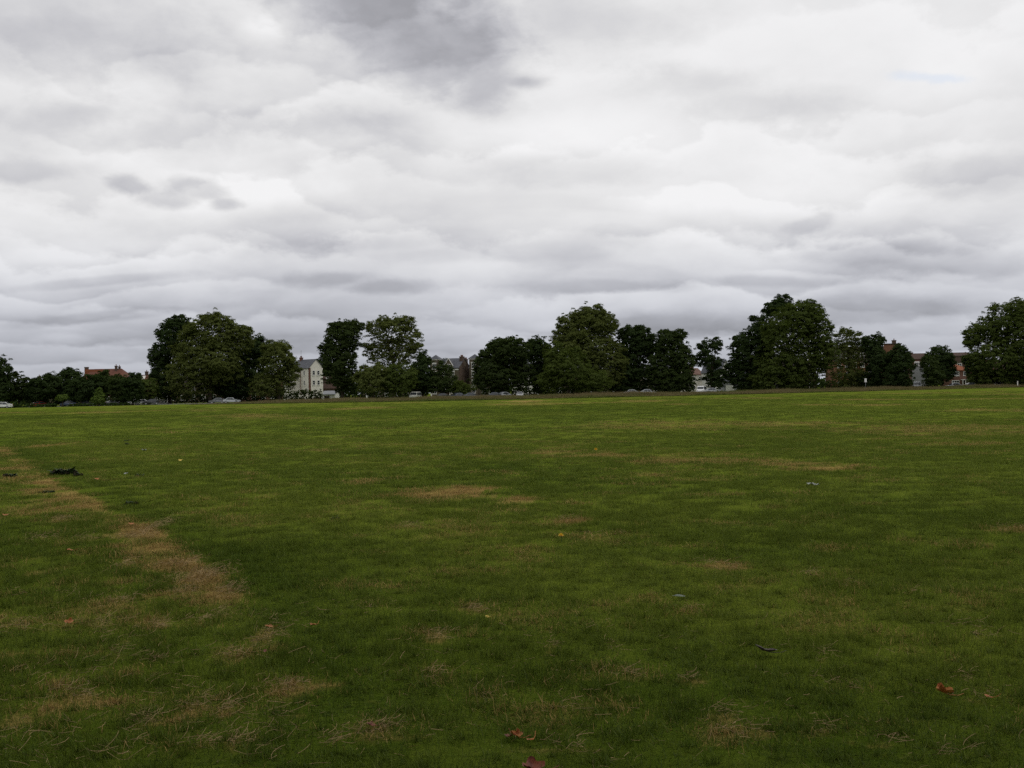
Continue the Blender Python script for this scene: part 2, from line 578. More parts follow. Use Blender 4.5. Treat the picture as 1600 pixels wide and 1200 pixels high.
GREEN_D, GREEN_L = (0.060, 0.098, 0.010), (0.180, 0.218, 0.028)
STRAW_D, STRAW_L = (0.21, 0.130, 0.042), (0.50, 0.34, 0.125)


def grass_color(n, dry, tone, rnd):
    g = n.m('ADD', n.m('MULTIPLY', tone, 0.36), n.m('ADD', 0.20, n.m('MULTIPLY', rnd, 0.60)), clamp=True)
    green = n.mix(g, GREEN_D, GREEN_L)
    straw = n.mix(rnd, STRAW_D, STRAW_L)
    return green, straw


def ground_mat():
    m_, n = mat_new('lawn')
    dry = n.new('ShaderNodeAttribute', attribute_name='dry').outputs['Fac']
    tone = n.new('ShaderNodeAttribute', attribute_name='tone').outputs['Fac']
    pos = n.new('ShaderNodeNewGeometry').outputs['Position']
    a = n.noise(pos, 14, 5, 0.65)
    b = n.noise(pos, 90, 3, 0.6)
    c_ = n.noise(n.v('MULTIPLY', pos, (1, 0.5, 1)), 1.7, 6, 0.68)
    rnd = n.m('ADD', n.m('ADD', n.m('MULTIPLY', a, 0.45), n.m('MULTIPLY', b, 0.2)), n.m('MULTIPLY', c_, 0.4))
    rnd = n.ss(rnd, 0.32, 0.74)
    green, straw = grass_color(n, dry, tone, rnd)
    dd = n.ss(n.m('ADD', dry, n.m('MULTIPLY', n.m('SUBTRACT', a, 0.5), 0.6)), 0.2, 0.95)
    col = n.mix(n.m('MULTIPLY', dd, 0.8), green, straw)
    bs = n.new('ShaderNodeBsdfDiffuse'); n.l.new(col, bs.inputs[0])
    bs.inputs['Roughness'].default_value = 0.8
    bp = n.new('ShaderNodeBump'); bp.inputs['Strength'].default_value = 0.7; bp.inputs['Distance'].default_value = 0.03
    n.l.new(a, bp.inputs['Height']); n.l.new(bp.outputs[0], bs.inputs['Normal'])
    finish(n, bs.outputs[0])
    return m_


def blade_mat(name, meadow=False):
    m_, n = mat_new(name)
    dry = n.new('ShaderNodeAttribute', attribute_name='dry', attribute_type='INSTANCER').outputs['Fac']
    tone = n.new('ShaderNodeAttribute', attribute_name='tone', attribute_type='INSTANCER').outputs['Fac']
    rnd = n.new('ShaderNodeAttribute', attribute_name='tint').outputs['Fac']
    tt = n.new('ShaderNodeAttribute', attribute_name='along').outputs['Fac']
    if meadow:
        base = n.mix(rnd, (0.075, 0.115, 0.020), (0.13, 0.15, 0.032))
        head = n.mix(rnd, (0.120, 0.110, 0.042), (0.225, 0.170, 0.085))
        f = n.ss(n.m('ADD', tt, n.m('MULTIPLY', tone, 0.4)), 0.35, 0.95)
        col = n.mix(f, base, head)
    else:
        green, straw = grass_color(n, dry, tone, rnd)
        pick = n.ss(n.m('ADD', dry, n.m('MULTIPLY', n.m('SUBTRACT', rnd, 0.5), 0.5)), 0.34, 0.56)
        col = n.mix(n.m('MULTIPLY', pick, 0.92), green, straw)
        # blades turn darker and duller towards the foot
        col = n.mix(n.ss(tt, 0.35, 0.0, 0, 0.4), col, (0.075, 0.075, 0.03))
    d = n.new('ShaderNodeBsdfDiffuse'); n.l.new(col, d.inputs[0])
    t = n.new('ShaderNodeBsdfTranslucent'); n.l.new(col, t.inputs[0])
    mx = n.new('ShaderNodeMixShader'); mx.inputs[0].default_value = 0.3
    n.l.new(d.outputs[0], mx.inputs[1]); n.l.new(t.outputs[0], mx.inputs[2])
    g = n.new('ShaderNodeBsdfGlossy'); g.inputs['Roughness'].default_value = 0.45
    g.inputs[0].default_value = (0.5, 0.5, 0.5, 1)
    mx2 = n.new('ShaderNodeMixShader'); mx2.inputs[0].default_value = 0.015
    n.l.new(mx.outputs[0], mx2.inputs[1]); n.l.new(g.outputs[0], mx2.inputs[2])
    finish(n, mx2.outputs[0])
    return m_


M = {}
M['lawn'] = ground_mat()
M['blade'] = blade_mat('lawn_blades')
M['meadow'] = blade_mat('meadow_blades', True)
M['bark'] = rough_mat('bark', (0.055, 0.045, 0.032), 0.35, 1.5, 0.95, 0.1, 0.4)
M['pale_bark'] = rough_mat('pale_bark', (0.30, 0.29, 0.25), 0.35, 1.2, 0.9, 0.1, 0.3)
M['leaf_dark'] = leaf_mat('leaf_dark', (0.034, 0.056, 0.015), 0.3)
M['leaf_deep'] = leaf_mat('leaf_deep', (0.040, 0.061, 0.015), 0.3)
M['leaf_mid'] = leaf_mat('leaf_mid', (0.072, 0.100, 0.020), 0.3)
M['leaf_olive'] = leaf_mat('leaf_olive', (0.098, 0.120, 0.030), 0.3)
M['leaf_light'] = leaf_mat('leaf_light', (0.10, 0.150, 0.03), 0.3)
M['asphalt'] = rough_mat('asphalt', (0.05, 0.05, 0.052), 0.2, 2, 0.9)
M['paving'] = rough_mat('paving', (0.22, 0.21, 0.20), 0.2, 2, 0.9)
M['kerb'] = rough_mat('kerb', (0.26, 0.25, 0.24), 0.2, 2, 0.9)
M['white_line'] = rough_mat('white_line', (0.7, 0.7, 0.68), 0.15, 3, 0.8)
M['cream'] = rough_mat('cream_render', (0.75, 0.72, 0.65), 0.08, 0.6, 0.9)
M['white'] = rough_mat('white_paint', (0.74, 0.73, 0.70), 0.08, 1, 0.6)
M['grey_render'] = rough_mat('grey_render', (0.27, 0.28, 0.29), 0.1, 0.8, 0.9)
M['slate'] = course_mat('slate', (0.085, 0.09, 0.105), (0.115, 0.12, 0.135), 0.3, 0.22, (0.06, 0.06, 0.07), 0.6)
M['dark_tile'] = course_mat('dark_tile', (0.045, 0.036, 0.034), (0.06, 0.045, 0.04), 0.3, 0.22, (0.03, 0.025, 0.025))
M['brown_tile'] = course_mat('brown_tile', (0.075, 0.048, 0.038), (0.095, 0.06, 0.045), 0.3, 0.22, (0.045, 0.03, 0.03))
M['red_tile'] = course_mat('red_tile', (0.125, 0.056, 0.040), (0.16, 0.074, 0.05), 0.26, 0.2, (0.15, 0.05, 0.03))
M['orange_tile'] = course_mat('orange_tile', (0.24, 0.082, 0.042), (0.29, 0.11, 0.055), 0.26, 0.2, (0.2, 0.07, 0.04))
M['faded_tile'] = course_mat('faded_tile', (0.17, 0.10, 0.078), (0.21, 0.13, 0.10), 0.26, 0.2, (0.12, 0.07, 0.055))
M['stock'] = course_mat('stock_brick', (0.135, 0.11, 0.075), (0.17, 0.135, 0.09), 0.225, 0.075, (0.12, 0.11, 0.09))
M['red_brick'] = course_mat('red_brick', (0.15, 0.068, 0.046), (0.19, 0.085, 0.057), 0.225, 0.075, (0.17, 0.12, 0.1))
M['orange_brick'] = course_mat('orange_brick', (0.22, 0.10, 0.055), (0.26, 0.12, 0.065), 0.225, 0.075, (0.2, 0.12, 0.09))
M['brown_brick'] = course_mat('brown_brick', (0.10, 0.065, 0.048), (0.125, 0.08, 0.055), 0.225, 0.075, (0.1, 0.08, 0.07))
M['terracotta'] = rough_mat('terracotta', (0.20, 0.095, 0.06), 0.25, 3)
M['metal'] = rough_mat('grey_metal', (0.25, 0.26, 0.27), 0.1, 3, 0.45, 0.5)
M['wood_dark'] = rough_mat('dark_wood', (0.05, 0.035, 0.025), 0.3, 3)
M['tyre'] = rough_mat('tyre', (0.018, 0.018, 0.018), 0.2, 8, 0.8)
M['hub'] = rough_mat('wheel_rim', (0.4, 0.4, 0.41), 0.1, 8, 0.35, 0.5)
M['straw'] = rough_mat('straw', (0.34, 0.24, 0.12), 0.4, 6, 0.85)
M['soil'] = rough_mat('soil', (0.032, 0.027, 0.017), 0.4, 25, 0.95, 0.1, 0.8)
M['weed'] = rough_mat('weed_leaf', (0.026, 0.045, 0.014), 0.45, 25, 0.7)
M['paper'] = rough_mat('paper', (0.34, 0.36, 0.32), 0.2, 20, 0.8)
M['feather'] = rough_mat('feather', (0.16, 0.19, 0.15), 0.3, 20, 0.8)
M['yellow'] = rough_mat('yellow_petal', (0.65, 0.42, 0.03), 0.2, 40, 0.7)
M['stem'] = rough_mat('green_stem', (0.06, 0.09, 0.02), 0.2, 30, 0.7)


def fallen_mat(name, c1, c2):
    m_, n = mat_new(name)
    tc = n.new('ShaderNodeTexCoord').outputs['Object']
    f = n.ss(n.noise(tc, 28, 5, 0.6), 0.36, 0.64)
    f2 = n.ss(n.noise(tc, 140, 3, 0.6), 0.55, 0.7, 0, 0.5)
    c = n.mix(f2, n.mix(f, c1, c2), tuple(a * 0.4 for a in c1))
    finish(n, pbsdf(n, c, 0.55, 0.35).outputs[0])
    return m_


M['leaf_orange'] = fallen_mat('fallen_orange', (0.30, 0.08, 0.014), (0.44, 0.18, 0.042))
M['leaf_red'] = fallen_mat('fallen_red', (0.11, 0.022, 0.012), (0.22, 0.06, 0.025))
M['leaf_brown'] = fallen_mat('fallen_brown', (0.035, 0.026, 0.022), (0.075, 0.055, 0.045))
M['leaf_yellow'] = fallen_mat('fallen_yellow', (0.50, 0.36, 0.04), (0.6, 0.45, 0.08))

m_, n = mat_new('window_glass')
finish(n, pbsdf(n, (0.03, 0.035, 0.04), 0.08, 0.6).outputs[0]); M['glass'] = m_
m_, n = mat_new('car_paint')
oi = n.new('ShaderNodeObjectInfo')
finish(n, pbsdf(n, oi.outputs['Color'], 0.35, 0.5, **{'Coat Weight': 0.6, 'Coat Roughness': 0.08}).outputs[0]); M['paint'] = m_
m_, n = mat_new('lamp_glass')
finish(n, pbsdf(n, (0.6, 0.6, 0.6), 0.15, 0.6).outputs[0]); M['lamp'] = m_
m_, n = mat_new('red_lens')
finish(n, pbsdf(n, (0.3, 0.01, 0.01), 0.2, 0.6).outputs[0]); M['red_lens'] = m_

# ------------------------------------------------------------------ ground
front = np.linspace(R(-48), R(48), 330)
back = np.linspace(R(48), R(312), 62)[1:-1]
ang = np.concatenate([front, back])
rad = np.geomspace(0.8, 4000, 300)
A, RR = np.meshgrid(ang, rad)
gx, gy = RR * np.sin(A), RR * np.cos(A)
gz = height(gx, gy)
V = np.stack([gx, gy, gz], -1).reshape(-1, 3)
na, nr = len(ang), len(rad)
i0 = np.arange(nr - 1)[:, None] * na + np.arange(na)[None, :]
i1 = np.arange(nr - 1)[:, None] * na + (np.arange(na)[None, :] + 1) % na
F = np.stack([i0, i0 + na, i1 + na, i1], -1).reshape(-1, 4)
# close the middle with a fan of thin quads
V = np.vstack([V, [[0, 0, float(height(0, 0))]]])
c = len(V) - 1
k = np.arange(0, na - 1, 2)
fan = np.stack([np.full(len(k), c), k, k + 1, (k + 2) % na], -1)
F = np.vstack([F, fan])
gm = np_mesh('field', V, F, True)
d_, t_ = fields(V[:, 0], V[:, 1])
set_attr(gm, 'dry', d_.astype(np.float32)); set_attr(gm, 'tone', t_.astype(np.float32))
field = new_obj('grass_field', gm, None, [M['lawn']])
field.name = 'ground'
tag(field, 'open mown lawn of the common with dry straw coloured patches', None, None, 'structure')

# ------------------------------------------------------------------ lawn blades
HIDDEN = bpy.data.collections.new('tuft_sources')


def tuft_mesh(name, nb, radius, hmin, hmax, w, gauss=True, lean=0.75, curl=0.5, flat=0.25):
    th = rng.uniform(0, 2 * np.pi, nb)
    rr = radius * (np.abs(rng.normal(0, 0.55, nb)) if gauss else np.sqrt(rng.uniform(0, 1, nb)))
    bx, by = rr * np.cos(th), rr * np.sin(th)
    h = rng.uniform(hmin, hmax, nb) * np.where(rng.uniform(0, 1, nb) < 0.12, 1.35, 1.0)
    az = rng.uniform(0, 2 * np.pi, nb)
    ln = np.abs(rng.normal(0, lean, nb))
    ln = np.where(rng.uniform(0, 1, nb) < flat, rng.uniform(0.9, 1.35, nb), np.minimum(ln, 1.2))
    cu = rng.uniform(0, curl, nb)
    fa = az + np.pi / 2 + rng.normal(0, 0.5, nb)
    ww = w * rng.uniform(0.7, 1.3, nb)
    sx, sy = np.cos(fa), np.sin(fa)
    pts, al = [], []
    steps = [0.0, 0.55, 1.0]
    x = bx.copy(); y = by.copy(); z = np.full(nb, -0.004)
    prev = 0.0
    for s_ in steps:
        a = ln + cu * s_
        L = h * (s_ - prev)
        x = x + np.cos(az) * np.sin(a) * L; y = y + np.sin(az) * np.sin(a) * L
        z = z + np.maximum(np.cos(a), 0.04) * L
        prev = s_
        half = ww * (0.5 if s_ == 0 else (0.42 if s_ < 1 else 0.06))
        pts.append(np.stack([x - sx * half, y - sy * half, z], -1))
        pts.append(np.stack([x + sx * half, y + sy * half, z], -1))
        al += [np.full(nb, s_)] * 2
    Vv = np.stack(pts, 1).reshape(-1, 3)
    Al = np.stack(al, 1).reshape(-1)
    b = np.arange(nb)[:, None] * 6
    Ff = np.concatenate([b + np.array([[0, 1, 3, 2]]), b + np.array([[2, 3, 5, 4]])], 0)
    me = np_mesh(name, Vv, Ff, False)
    set_attr(me, 'tint', np.repeat(rng.uniform(0, 1, nb), 6).astype(np.float32))
    set_attr(me, 'along', Al.astype(np.float32))
    return me


def scatter(name, meshes, mat, pts, rot, scl, dry, tone, label):
    """one object of countless blades: instances of a few tufts on points"""
    col = bpy.data.collections.new(name + '_tufts')
    for i, me in enumerate(meshes):
        me.materials.append(mat)
        o = bpy.data.objects.new(name + '_tuft', me)
        col.objects.link(o)
    me = bpy.data.meshes.new(name)
    me.vertices.add(len(pts)); me.vertices.foreach_set('co', np.ascontiguousarray(pts, np.float32).ravel())
    set_attr(me, 'rotz', rot.astype(np.float32), 'FLOAT_VECTOR')
    set_attr(me, 'scl', scl.astype(np.float32), 'FLOAT_VECTOR')
    set_attr(me, 'dry', dry.astype(np.float32)); set_attr(me, 'tone', tone.astype(np.float32))
    set_attr(me, 'pick', rng.integers(0, len(meshes), len(pts)).astype(np.int32), 'INT')
    o = new_obj(name, me, None, [mat])
    ng = bpy.data.node_groups.new(name, 'GeometryNodeTree')
    ng.interface.new_socket('Geometry', in_out='INPUT', socket_type='NodeSocketGeometry')
    ng.interface.new_socket('Geometry', in_out='OUTPUT', socket_type='NodeSocketGeometry')
    nn, ll = ng.nodes, ng.links
    gi, go = nn.new('NodeGroupInput'), nn.new('NodeGroupOutput')
    ci = nn.new('GeometryNodeCollectionInfo')
    ci.inputs['Collection'].default_value = col
    ci.inputs['Separate Children'].default_value = True
    ci.inputs['Reset Children'].default_value = True
    ip = nn.new('GeometryNodeInstanceOnPoints')
    ip.inputs['Pick Instance'].default_value = True

    def attr(nm, ty):
        a = nn.new('GeometryNodeInputNamedAttribute')
        a.data_type = ty
        a.inputs['Name'].default_value = nm
        return a.outputs['Attribute']
    ll.new(gi.outputs[0], ip.inputs['Points'])
    ll.new(ci.outputs[0], ip.inputs['Instance'])
    ll.new(attr('pick', 'INT'), ip.inputs['Instance Index'])
    e2r = nn.new('FunctionNodeEulerToRotation')
    ll.new(attr('rotz', 'FLOAT_VECTOR'), e2r.inputs[0])
    ll.new(e2r.outputs[0], ip.inputs['Rotation'])
    ll.new(attr('scl', 'FLOAT_VECTOR'), ip.inputs['Scale'])
    ll.new(ip.outputs[0], go.inputs[0])
    md = o.modifiers.new('scatter', 'NODES')
    md.node_group = ng
    tag(o, label, None, None, 'stuff')
    return o


def band(y0, y1, step, marg=2.5, slope=0.92, keep=1.0):
    ys = np.arange(y0, y1, step)
    P_ = []
    for y in ys:
        wdt = slope * y + marg
        xs = np.arange(-wdt, wdt, step)
        P_.append(np.stack([xs, np.full(len(xs), y)], -1))
    P_ = np.vstack(P_)
    P_ += rng.uniform(-step * 0.6, step * 0.6, P_.shape)
    side = np.abs(P_[:, 0]) / (slope * np.maximum(P_[:, 1], 0.1) + marg)
    P_ = P_[rng.uniform(0, 1, len(P_)) < 1.0 - sstep(side, 0.72, 1.0)]
    return P_


def lawn_layer(name, y0, y1, step, meshes, label, fin, fout, zs=(0.75, 1.25), keep=1.0):
    p = band(y0, y1, step, keep=keep)
    # one size of tuft gives way to the next over some metres
    rise = sstep(p[:, 1], fin[0], fin[1]) if fin else 1.0
    p = p[rng.uniform(0, 1, len(p)) < rise * (1 - fout[2] * sstep(p[:, 1], fout[0], fout[1]))]
    d, t = fields(p[:, 0], p[:, 1])
    z = height(p[:, 0], p[:, 1])
    nt = fbm(p[:, 0] / 0.9, p[:, 1] / 0.9, 77, 3)
    rot = np.zeros((len(p), 3)); rot[:, 2] = rng.uniform(0, 6.283, len(p))
    hs = rng.uniform(zs[0], zs[1], len(p)) * (1 - 0.45 * d) * (0.65 + 0.9 * nt)
    sx = rng.uniform(0.85, 1.2, len(p))
    scl = np.stack([sx, sx, hs], -1)
    return scatter(name, meshes, M['blade'], np.column_stack([p, z]), rot, scl, d, t, label)


near = [tuft_mesh('near_tuft', 290, 0.24, 0.022, 0.062, 0.0034) for _ in range(5)]
mid = [tuft_mesh('mid_tuft', 390, 0.42, 0.025, 0.065, 0.0065) for _ in range(4)]
far = [tuft_mesh('far_tuft', 300, 1.0, 0.03, 0.07, 0.016) for _ in range(4)]
lawn_layer('near_grass', 2.6, 21.0, 0.20, near, 'short lawn blades in the near part of the field', None, (8, 21, 1.0))
lawn_layer('middle_grass', 8.0, 52.0, 0.40, mid, 'short lawn blades in the middle of the field', (8, 21), (26, 52, 1.0))
lawn_layer('distant_grass', 26.0, 196.0, 1.15, far, 'short lawn blades in the far part of the field', (26, 52), (60, 185, 0.9))

# ------------------------------------------------------------------ tall meadow band at the far edge of the lawn
mead = [tuft_mesh('meadow_tuft', 150, 0.9, 0.35, 0.85, 0.035, True, 0.25, 0.35, 0.03) for _ in range(4)]
EDGE = [(-150, 262), (-100, 250), (-60, 222), (-25, 200), (0, 200), (40, 207), (75, 226), (115, 252), (175, 275)]


def edge_y(x):
    return np.interp(x, [e[0] for e in EDGE], [e[1] for e in EDGE])


xs = rng.uniform(-74, 165, 9000)
dep = rng.uniform(0, 1, 9000)
yy = edge_y(xs) + dep * 26 + (fbm(xs / 5, xs * 0, 3, 3) - .5) * 7
fade = sstep(xs, -74, -45)
kp = rng.uniform(0, 1, 9000) < 0.12 + 0.88 * fade
xs, yy, dep, fade = xs[kp], yy[kp], dep[kp], fade[kp]
rot = np.zeros((len(xs), 3)); rot[:, 2] = rng.uniform(0, 6.28, len(xs))
hh = (0.15 + 1.4 * fbm(xs / 9, yy / 7, 61, 4)) * (0.55 + 0.45 * sstep(dep, 0, 0.3)) * (0.4 + 0.6 * fade)
scatter('meadow_strip', mead, M['meadow'], np.column_stack([xs, yy, np.zeros(len(xs))]), rot, np.stack([np.ones(len(xs)), np.ones(len(xs)), hh], -1),
        np.zeros(len(xs)), np.clip((fbm(xs / 8, yy / 4, 71, 3) - 0.5) * 3, -1, 1), 'band of tall brown seeding grass along the far edge of the lawn')

# ------------------------------------------------------------------ road, kerbs, pavement
ROAD = [(-230, 262), (-150, 266), (-90, 266), (-40, 266), (20, 266), (80, 268), (130, 276), (230, 292)]


def strip(name, off0, off1, z0, z1, mat, label, path=ROAD):
    mb = MB()
    n_ = 60
    xs_ = np.linspace(path[0][0], path[-1][0], n_)
    ys_ = np.interp(xs_, [p[0] for p in path], [p[1] for p in path])
    vs, fs = [], []
    for x, y in zip(xs_, ys_):
        vs += [(x, y + off0, z0), (x, y + off0, z1), (x, y + off1, z1), (x, y + off1, z0)]
    for i in range(n_ - 1):
        a = i * 4
        for j in range(4):
            j2 = (j + 1) % 4
            fs.append((a + j, a + j2, a + 4 + j2, a + 4 + j))
    mb.add(vs, fs)
    o = mb.build(name, mat)
    return tag(o, label, None, None, 'structure')


strip('road', -4.0, 4.0, -0.1, 0.03, M['asphalt'], 'asphalt road running past the far side of the common')
strip('kerb', -4.25, -4.003, -0.1, 0.14, M['kerb'], 'stone kerb on the grass side of the road')
strip('kerb', 4.003, 4.25, -0.1, 0.14, M['kerb'], 'stone kerb on the house side of the road')
strip('pavement', 4.253, 7.0, -0.1, 0.13, M['paving'], 'pale pavement in front of the far houses')
mb = MB()
for x in np.arange(-200, 200, 6.0):
    y = float(np.interp(x, [p[0] for p in ROAD], [p[1] for p in ROAD]))
    mb.box(x, x + 3, y - 0.06, y + 0.06, 0.031, 0.035)
tag(mb.build('road_marking', M['white_line']), 'dashed white centre line on the far road', None, None, 'structure')

# far-off trees beyond the houses that close the horizon
nb = 9000
xs = rng.uniform(-330, 330, nb)
yw = rng.uniform(470, 520, nb)
top = 3.0 + 5.0 * fbm(xs / 30, xs * 0 + 2, 91, 4)
zz = top * np.sqrt(rng.uniform(0, 1, nb))


def cards(C, nrm, size, tint, name):
    """leaf clusters: one bent quad each at centres C with normals nrm"""
    n_ = len(C)
    nrm = nrm / (np.linalg.norm(nrm, axis=1, keepdims=True) + 1e-9)
    ref = rng.normal(0, 1, (n_, 3))
    u = np.cross(nrm, ref); u /= np.linalg.norm(u, axis=1, keepdims=True) + 1e-9
    w = np.cross(nrm, u)
    s = size[:, None]
    e = rng.uniform(0.55, 1.0, (n_, 1))
    j = lambda: 1 + rng.uniform(-0.3, 0.3, (n_, 1))
    bend = nrm * s * 0.22
    a = C - u * s * 0.62 * j() - bend
    b = C + w * s * 0.48 * e * j() + bend * 0.6
    c_ = C + u * s * 0.62 * j() - bend
    d = C - w * s * 0.48 * e * j() + bend * 0.6
    Vv = np.stack([a, b, c_, d], 1).reshape(-1, 3)
    k_ = np.arange(n_)[:, None] * 4
    # two triangles folded along the long axis
    Ff = np.concatenate([k_ + np.array([[0, 1, 2]]), k_ + np.array([[0, 2, 3]])], 0)
    me = np_mesh(name, Vv, Ff, False)
    set_attr(me, 'tint', np.repeat(tint, 4).astype(np.float32))
    return me


wm = cards(np.stack([xs, yw, zz], -1), rng.normal(0, 1, (nb, 3)) + np.array([0, -0.5, 0.6]), rng.uniform(1.2, 2.4, nb), rng.uniform(0, 1, nb), 'distant_woodland')
tag(new_obj('distant_woodland', wm, None, [M['leaf_dark']]), 'low dark belt of far-off trees beyond the houses', None, None, 'stuff')


# ------------------------------------------------------------------ trees
def crown_mesh(name, lobes, dens=1.0, leaf=0.6, inner=0.25, holes=0.0, clump=1.25):
    leaf = leaf * 0.60
    clump = clump * 0.78
    """lobes: (x, y, z, rx, ry, rz) in metres around the trunk foot"""
    Cs, Ns, Ss, Ts = [], [], [], []
    L = list(lobes)
    for (lx, ly, lz, rx, ry, rz) in lobes:
        if min(rx, rz) > 1.6:
            for _ in range(6):
                v = rng.normal(0, 1, 3); v[2] = abs(v[2]) * 0.9 - 0.25; v /= np.linalg.norm(v)
                k = rng.uniform(0.13, 0.30)
                f = rng.uniform(0.88, 1.08)
                L.append((lx + v[0] * rx * f, ly + v[1] * ry * f, lz + v[2] * rz * f, rx * k, ry * k, rz * k * 0.85))
    L = np.array(L, float)
    for li, (lx, ly, lz, rx, ry, rz) in enumerate(L):
        area = 4 * np.pi * ((rx * ry) ** 1.6 + (rx * rz) ** 1.6 + (ry * rz) ** 1.6) ** (1 / 1.6) / 3 ** (1 / 1.6)
        nc = max(8, int(area / (clump * clump * 1.15) * dens))
        d = rng.normal(0, 1, (nc, 3)); d /= np.linalg.norm(d, axis=1, keepdims=True)
        d = d[(d[:, 2] > -0.75) | (rng.uniform(0, 1, nc) < 0.35)]
        nc = len(d)
        rj = rng.uniform(0.78, 1.05, nc) + np.where(rng.uniform(0, 1, nc) < 0.16, rng.uniform(0.02, 0.24, nc), 0)
        # bulges: the surface is lumpy
        lump = 0.16 * np.sin(d[:, 0] * 5 + li * 2.1) * np.sin(d[:, 1] * 6 + li) * np.sin(d[:, 2] * 5 + 1.3 * li)
        cc = d * (rj + lump)[:, None] * [rx, ry, rz] + [lx, ly, lz]
        # clumps well inside another lobe are never seen
        keep = np.ones(nc, bool)
        for lj, q in enumerate(L):
            if lj != li and lj < len(lobes):
                keep &= ~(np.sum(((cc - q[:3]) / (q[3:] * 0.72)) ** 2, 1) < 1)
        if holes:
            hn = fbm(cc[:, 0] / 2.3 + li, cc[:, 2] / 2.3, 13 + li, 2)
            keep &= hn > holes * (0.85 if holes < 0.3 else 1.05)
        cc, d = cc[keep], d[keep]
        nc = len(cc)
        if nc == 0:
            continue
        cr = rng.uniform(0.45, 1.1, nc) * clump * 0.8
        ct = np.clip(rng.normal(0.42, 0.22, nc) + 0.25 * (fbm(cc[:, 0] / 3, cc[:, 2] / 3, 7 + li, 2) - .5), 0, 1)
        kleaf = 28
        e = rng.normal(0, 1, (nc, kleaf, 3)); e /= np.linalg.norm(e, axis=2, keepdims=True)
        e[:, :, 2] = np.where(e[:, :, 2] < -0.4, -e[:, :, 2] * 0.6, e[:, :, 2])
        pos = cc[:, None, :] + e * (cr[:, None] * rng.uniform(0.45, 1.12, (nc, kleaf)))[:, :, None] * np.array([1, 1, 0.75])
        nr_ = e * 0.32 + d[:, None, :] * 0.9 + np.array([0, -0.12, 0.5]) + rng.normal(0, 0.22, (nc, kleaf, 3))
        Cs.append(pos.reshape(-1, 3)); Ns.append(nr_.reshape(-1, 3))
        Ss.append(rng.uniform(0.6, 1.25, nc * kleaf) * leaf)
        Ts.append(np.clip(np.repeat(ct, kleaf) + rng.normal(0, 0.07, nc * kleaf), 0, 1))
        # inner foliage
        ni = int(nc * kleaf * inner * (0.9 if holes < 0.3 else 0.8))
        d2 = rng.normal(0, 1, (ni, 3)); d2 /= np.linalg.norm(d2, axis=1, keepdims=True)
        rr = rng.uniform(0.1, 0.84, ni) ** 0.6
        Cs.append(d2 * rr[:, None] * [rx, ry, rz] + [lx, ly, lz])
        Ns.append(rng.normal(0, 1, (ni, 3)) + [0, 0, 0.7])
        Ss.append(rng.uniform(1.1, 2.0, ni) * leaf); Ts.append(rng.uniform(0.15, 0.65, ni))
    C = np.vstack(Cs)
    ok = C[:, 2] > 0.25
    return cards(C[ok], np.vstack(Ns)[ok], np.concatenate(Ss)[ok], np.concatenate(Ts)[ok], name)


def trunk_mb(lobes, r0, foot_lean=(0, 0)):
    mb = MB()
    L = sorted(lobes, key=lambda q: -q[2])
    cx = sum(q[0] * q[3] * q[5] for q in L) / sum(q[3] * q[5] for q in L)
    zmid = max(1.0, sum(q[2] for q in L) / len(L))
    ztop = L[0][2]
    fork = min(zmid, ztop) * 0.55
    fx, fy = cx * 0.35 + foot_lean[0], foot_lean[1]
    mb.tube([(0, 0, -0.2), (fx * 0.1, 0, 0.5), (fx * 0.5, fy * .5, fork * 0.5), (fx, fy, fork), (L[0][0] * 0.6 + fx * .4, L[0][1] * .6, (fork + ztop) / 2), (L[0][0], L[0][1], ztop)],
            [r0 * 1.5, r0 * 1.05, r0 * 0.9, r0 * 0.78, r0 * 0.45, r0 * 0.12], 9)
    for q in L[1:]:
        p0 = Vector((fx, fy, fork * random.uniform(0.75, 1.1)))
        p3 = Vector((q[0], q[1], max(q[2], 1.0)))
        p1 = p0.lerp(p3, 0.4) + Vector((0, 0, abs(p3.z - p0.z) * 0.12 + 0.3))
        mb.tube([p0, p1, p0.lerp(p3, 0.75) + Vector((0, 0, 0.2)), p3], [r0 * 0.5, r0 * 0.36, r0 * 0.24, r0 * 0.08], 6)
        for _ in range(3):
            dv = Vector((random.uniform(-1, 1) * q[3], random.uniform(-1, 1) * q[4], random.uniform(-0.2, 1) * q[5])) * 0.75
            mb.tube([p3, p3 + dv * 0.5 + Vector((0, 0, 0.2)), p3 + dv], [r0 * 0.13, r0 * 0.09, r0 * 0.03], 5)
    return mb


def tree(name, label, Y, lobes, mat, cat='tree', group='trees along the far side of the common', dens=1.0, leaf=0.6,
         holes=0.0, trunk_px=None, bark='bark', clump=1.25, inner=0.25, lean=(0, 0)):
    """lobes given as they are seen in the picture: (px, py, rx, ry) at distance Y"""
    tx = trunk_px if trunk_px is not None else sum(l[0] * l[2] for l in lobes) / sum(l[2] for l in lobes)
    foot = Vector((xat(tx, Y), Y, 0))
    Ls = []
    s = Y / FPX
    for i, (px, py, rx, ry) in enumerate(lobes):
        p = at(px, py, Y)
        rxm, rzm = rx * s, ry * s
        rym = (rxm + rzm) / 2
        Ls.append((p.x - foot.x, random.uniform(-0.5, 0.5) * rym, p.z, rxm, rym, rzm))
    o = thing(name, label, cat, foot, 0, group)
    H = max(l[2] + l[5] for l in Ls)
    trunk_mb(Ls, 0.018 * H + 0.08, lean).build('trunk', M[bark], o, True)
    new_obj('crown', crown_mesh('crown', Ls, dens, leaf, inner, holes, clump), o, [M[mat]])
    return o


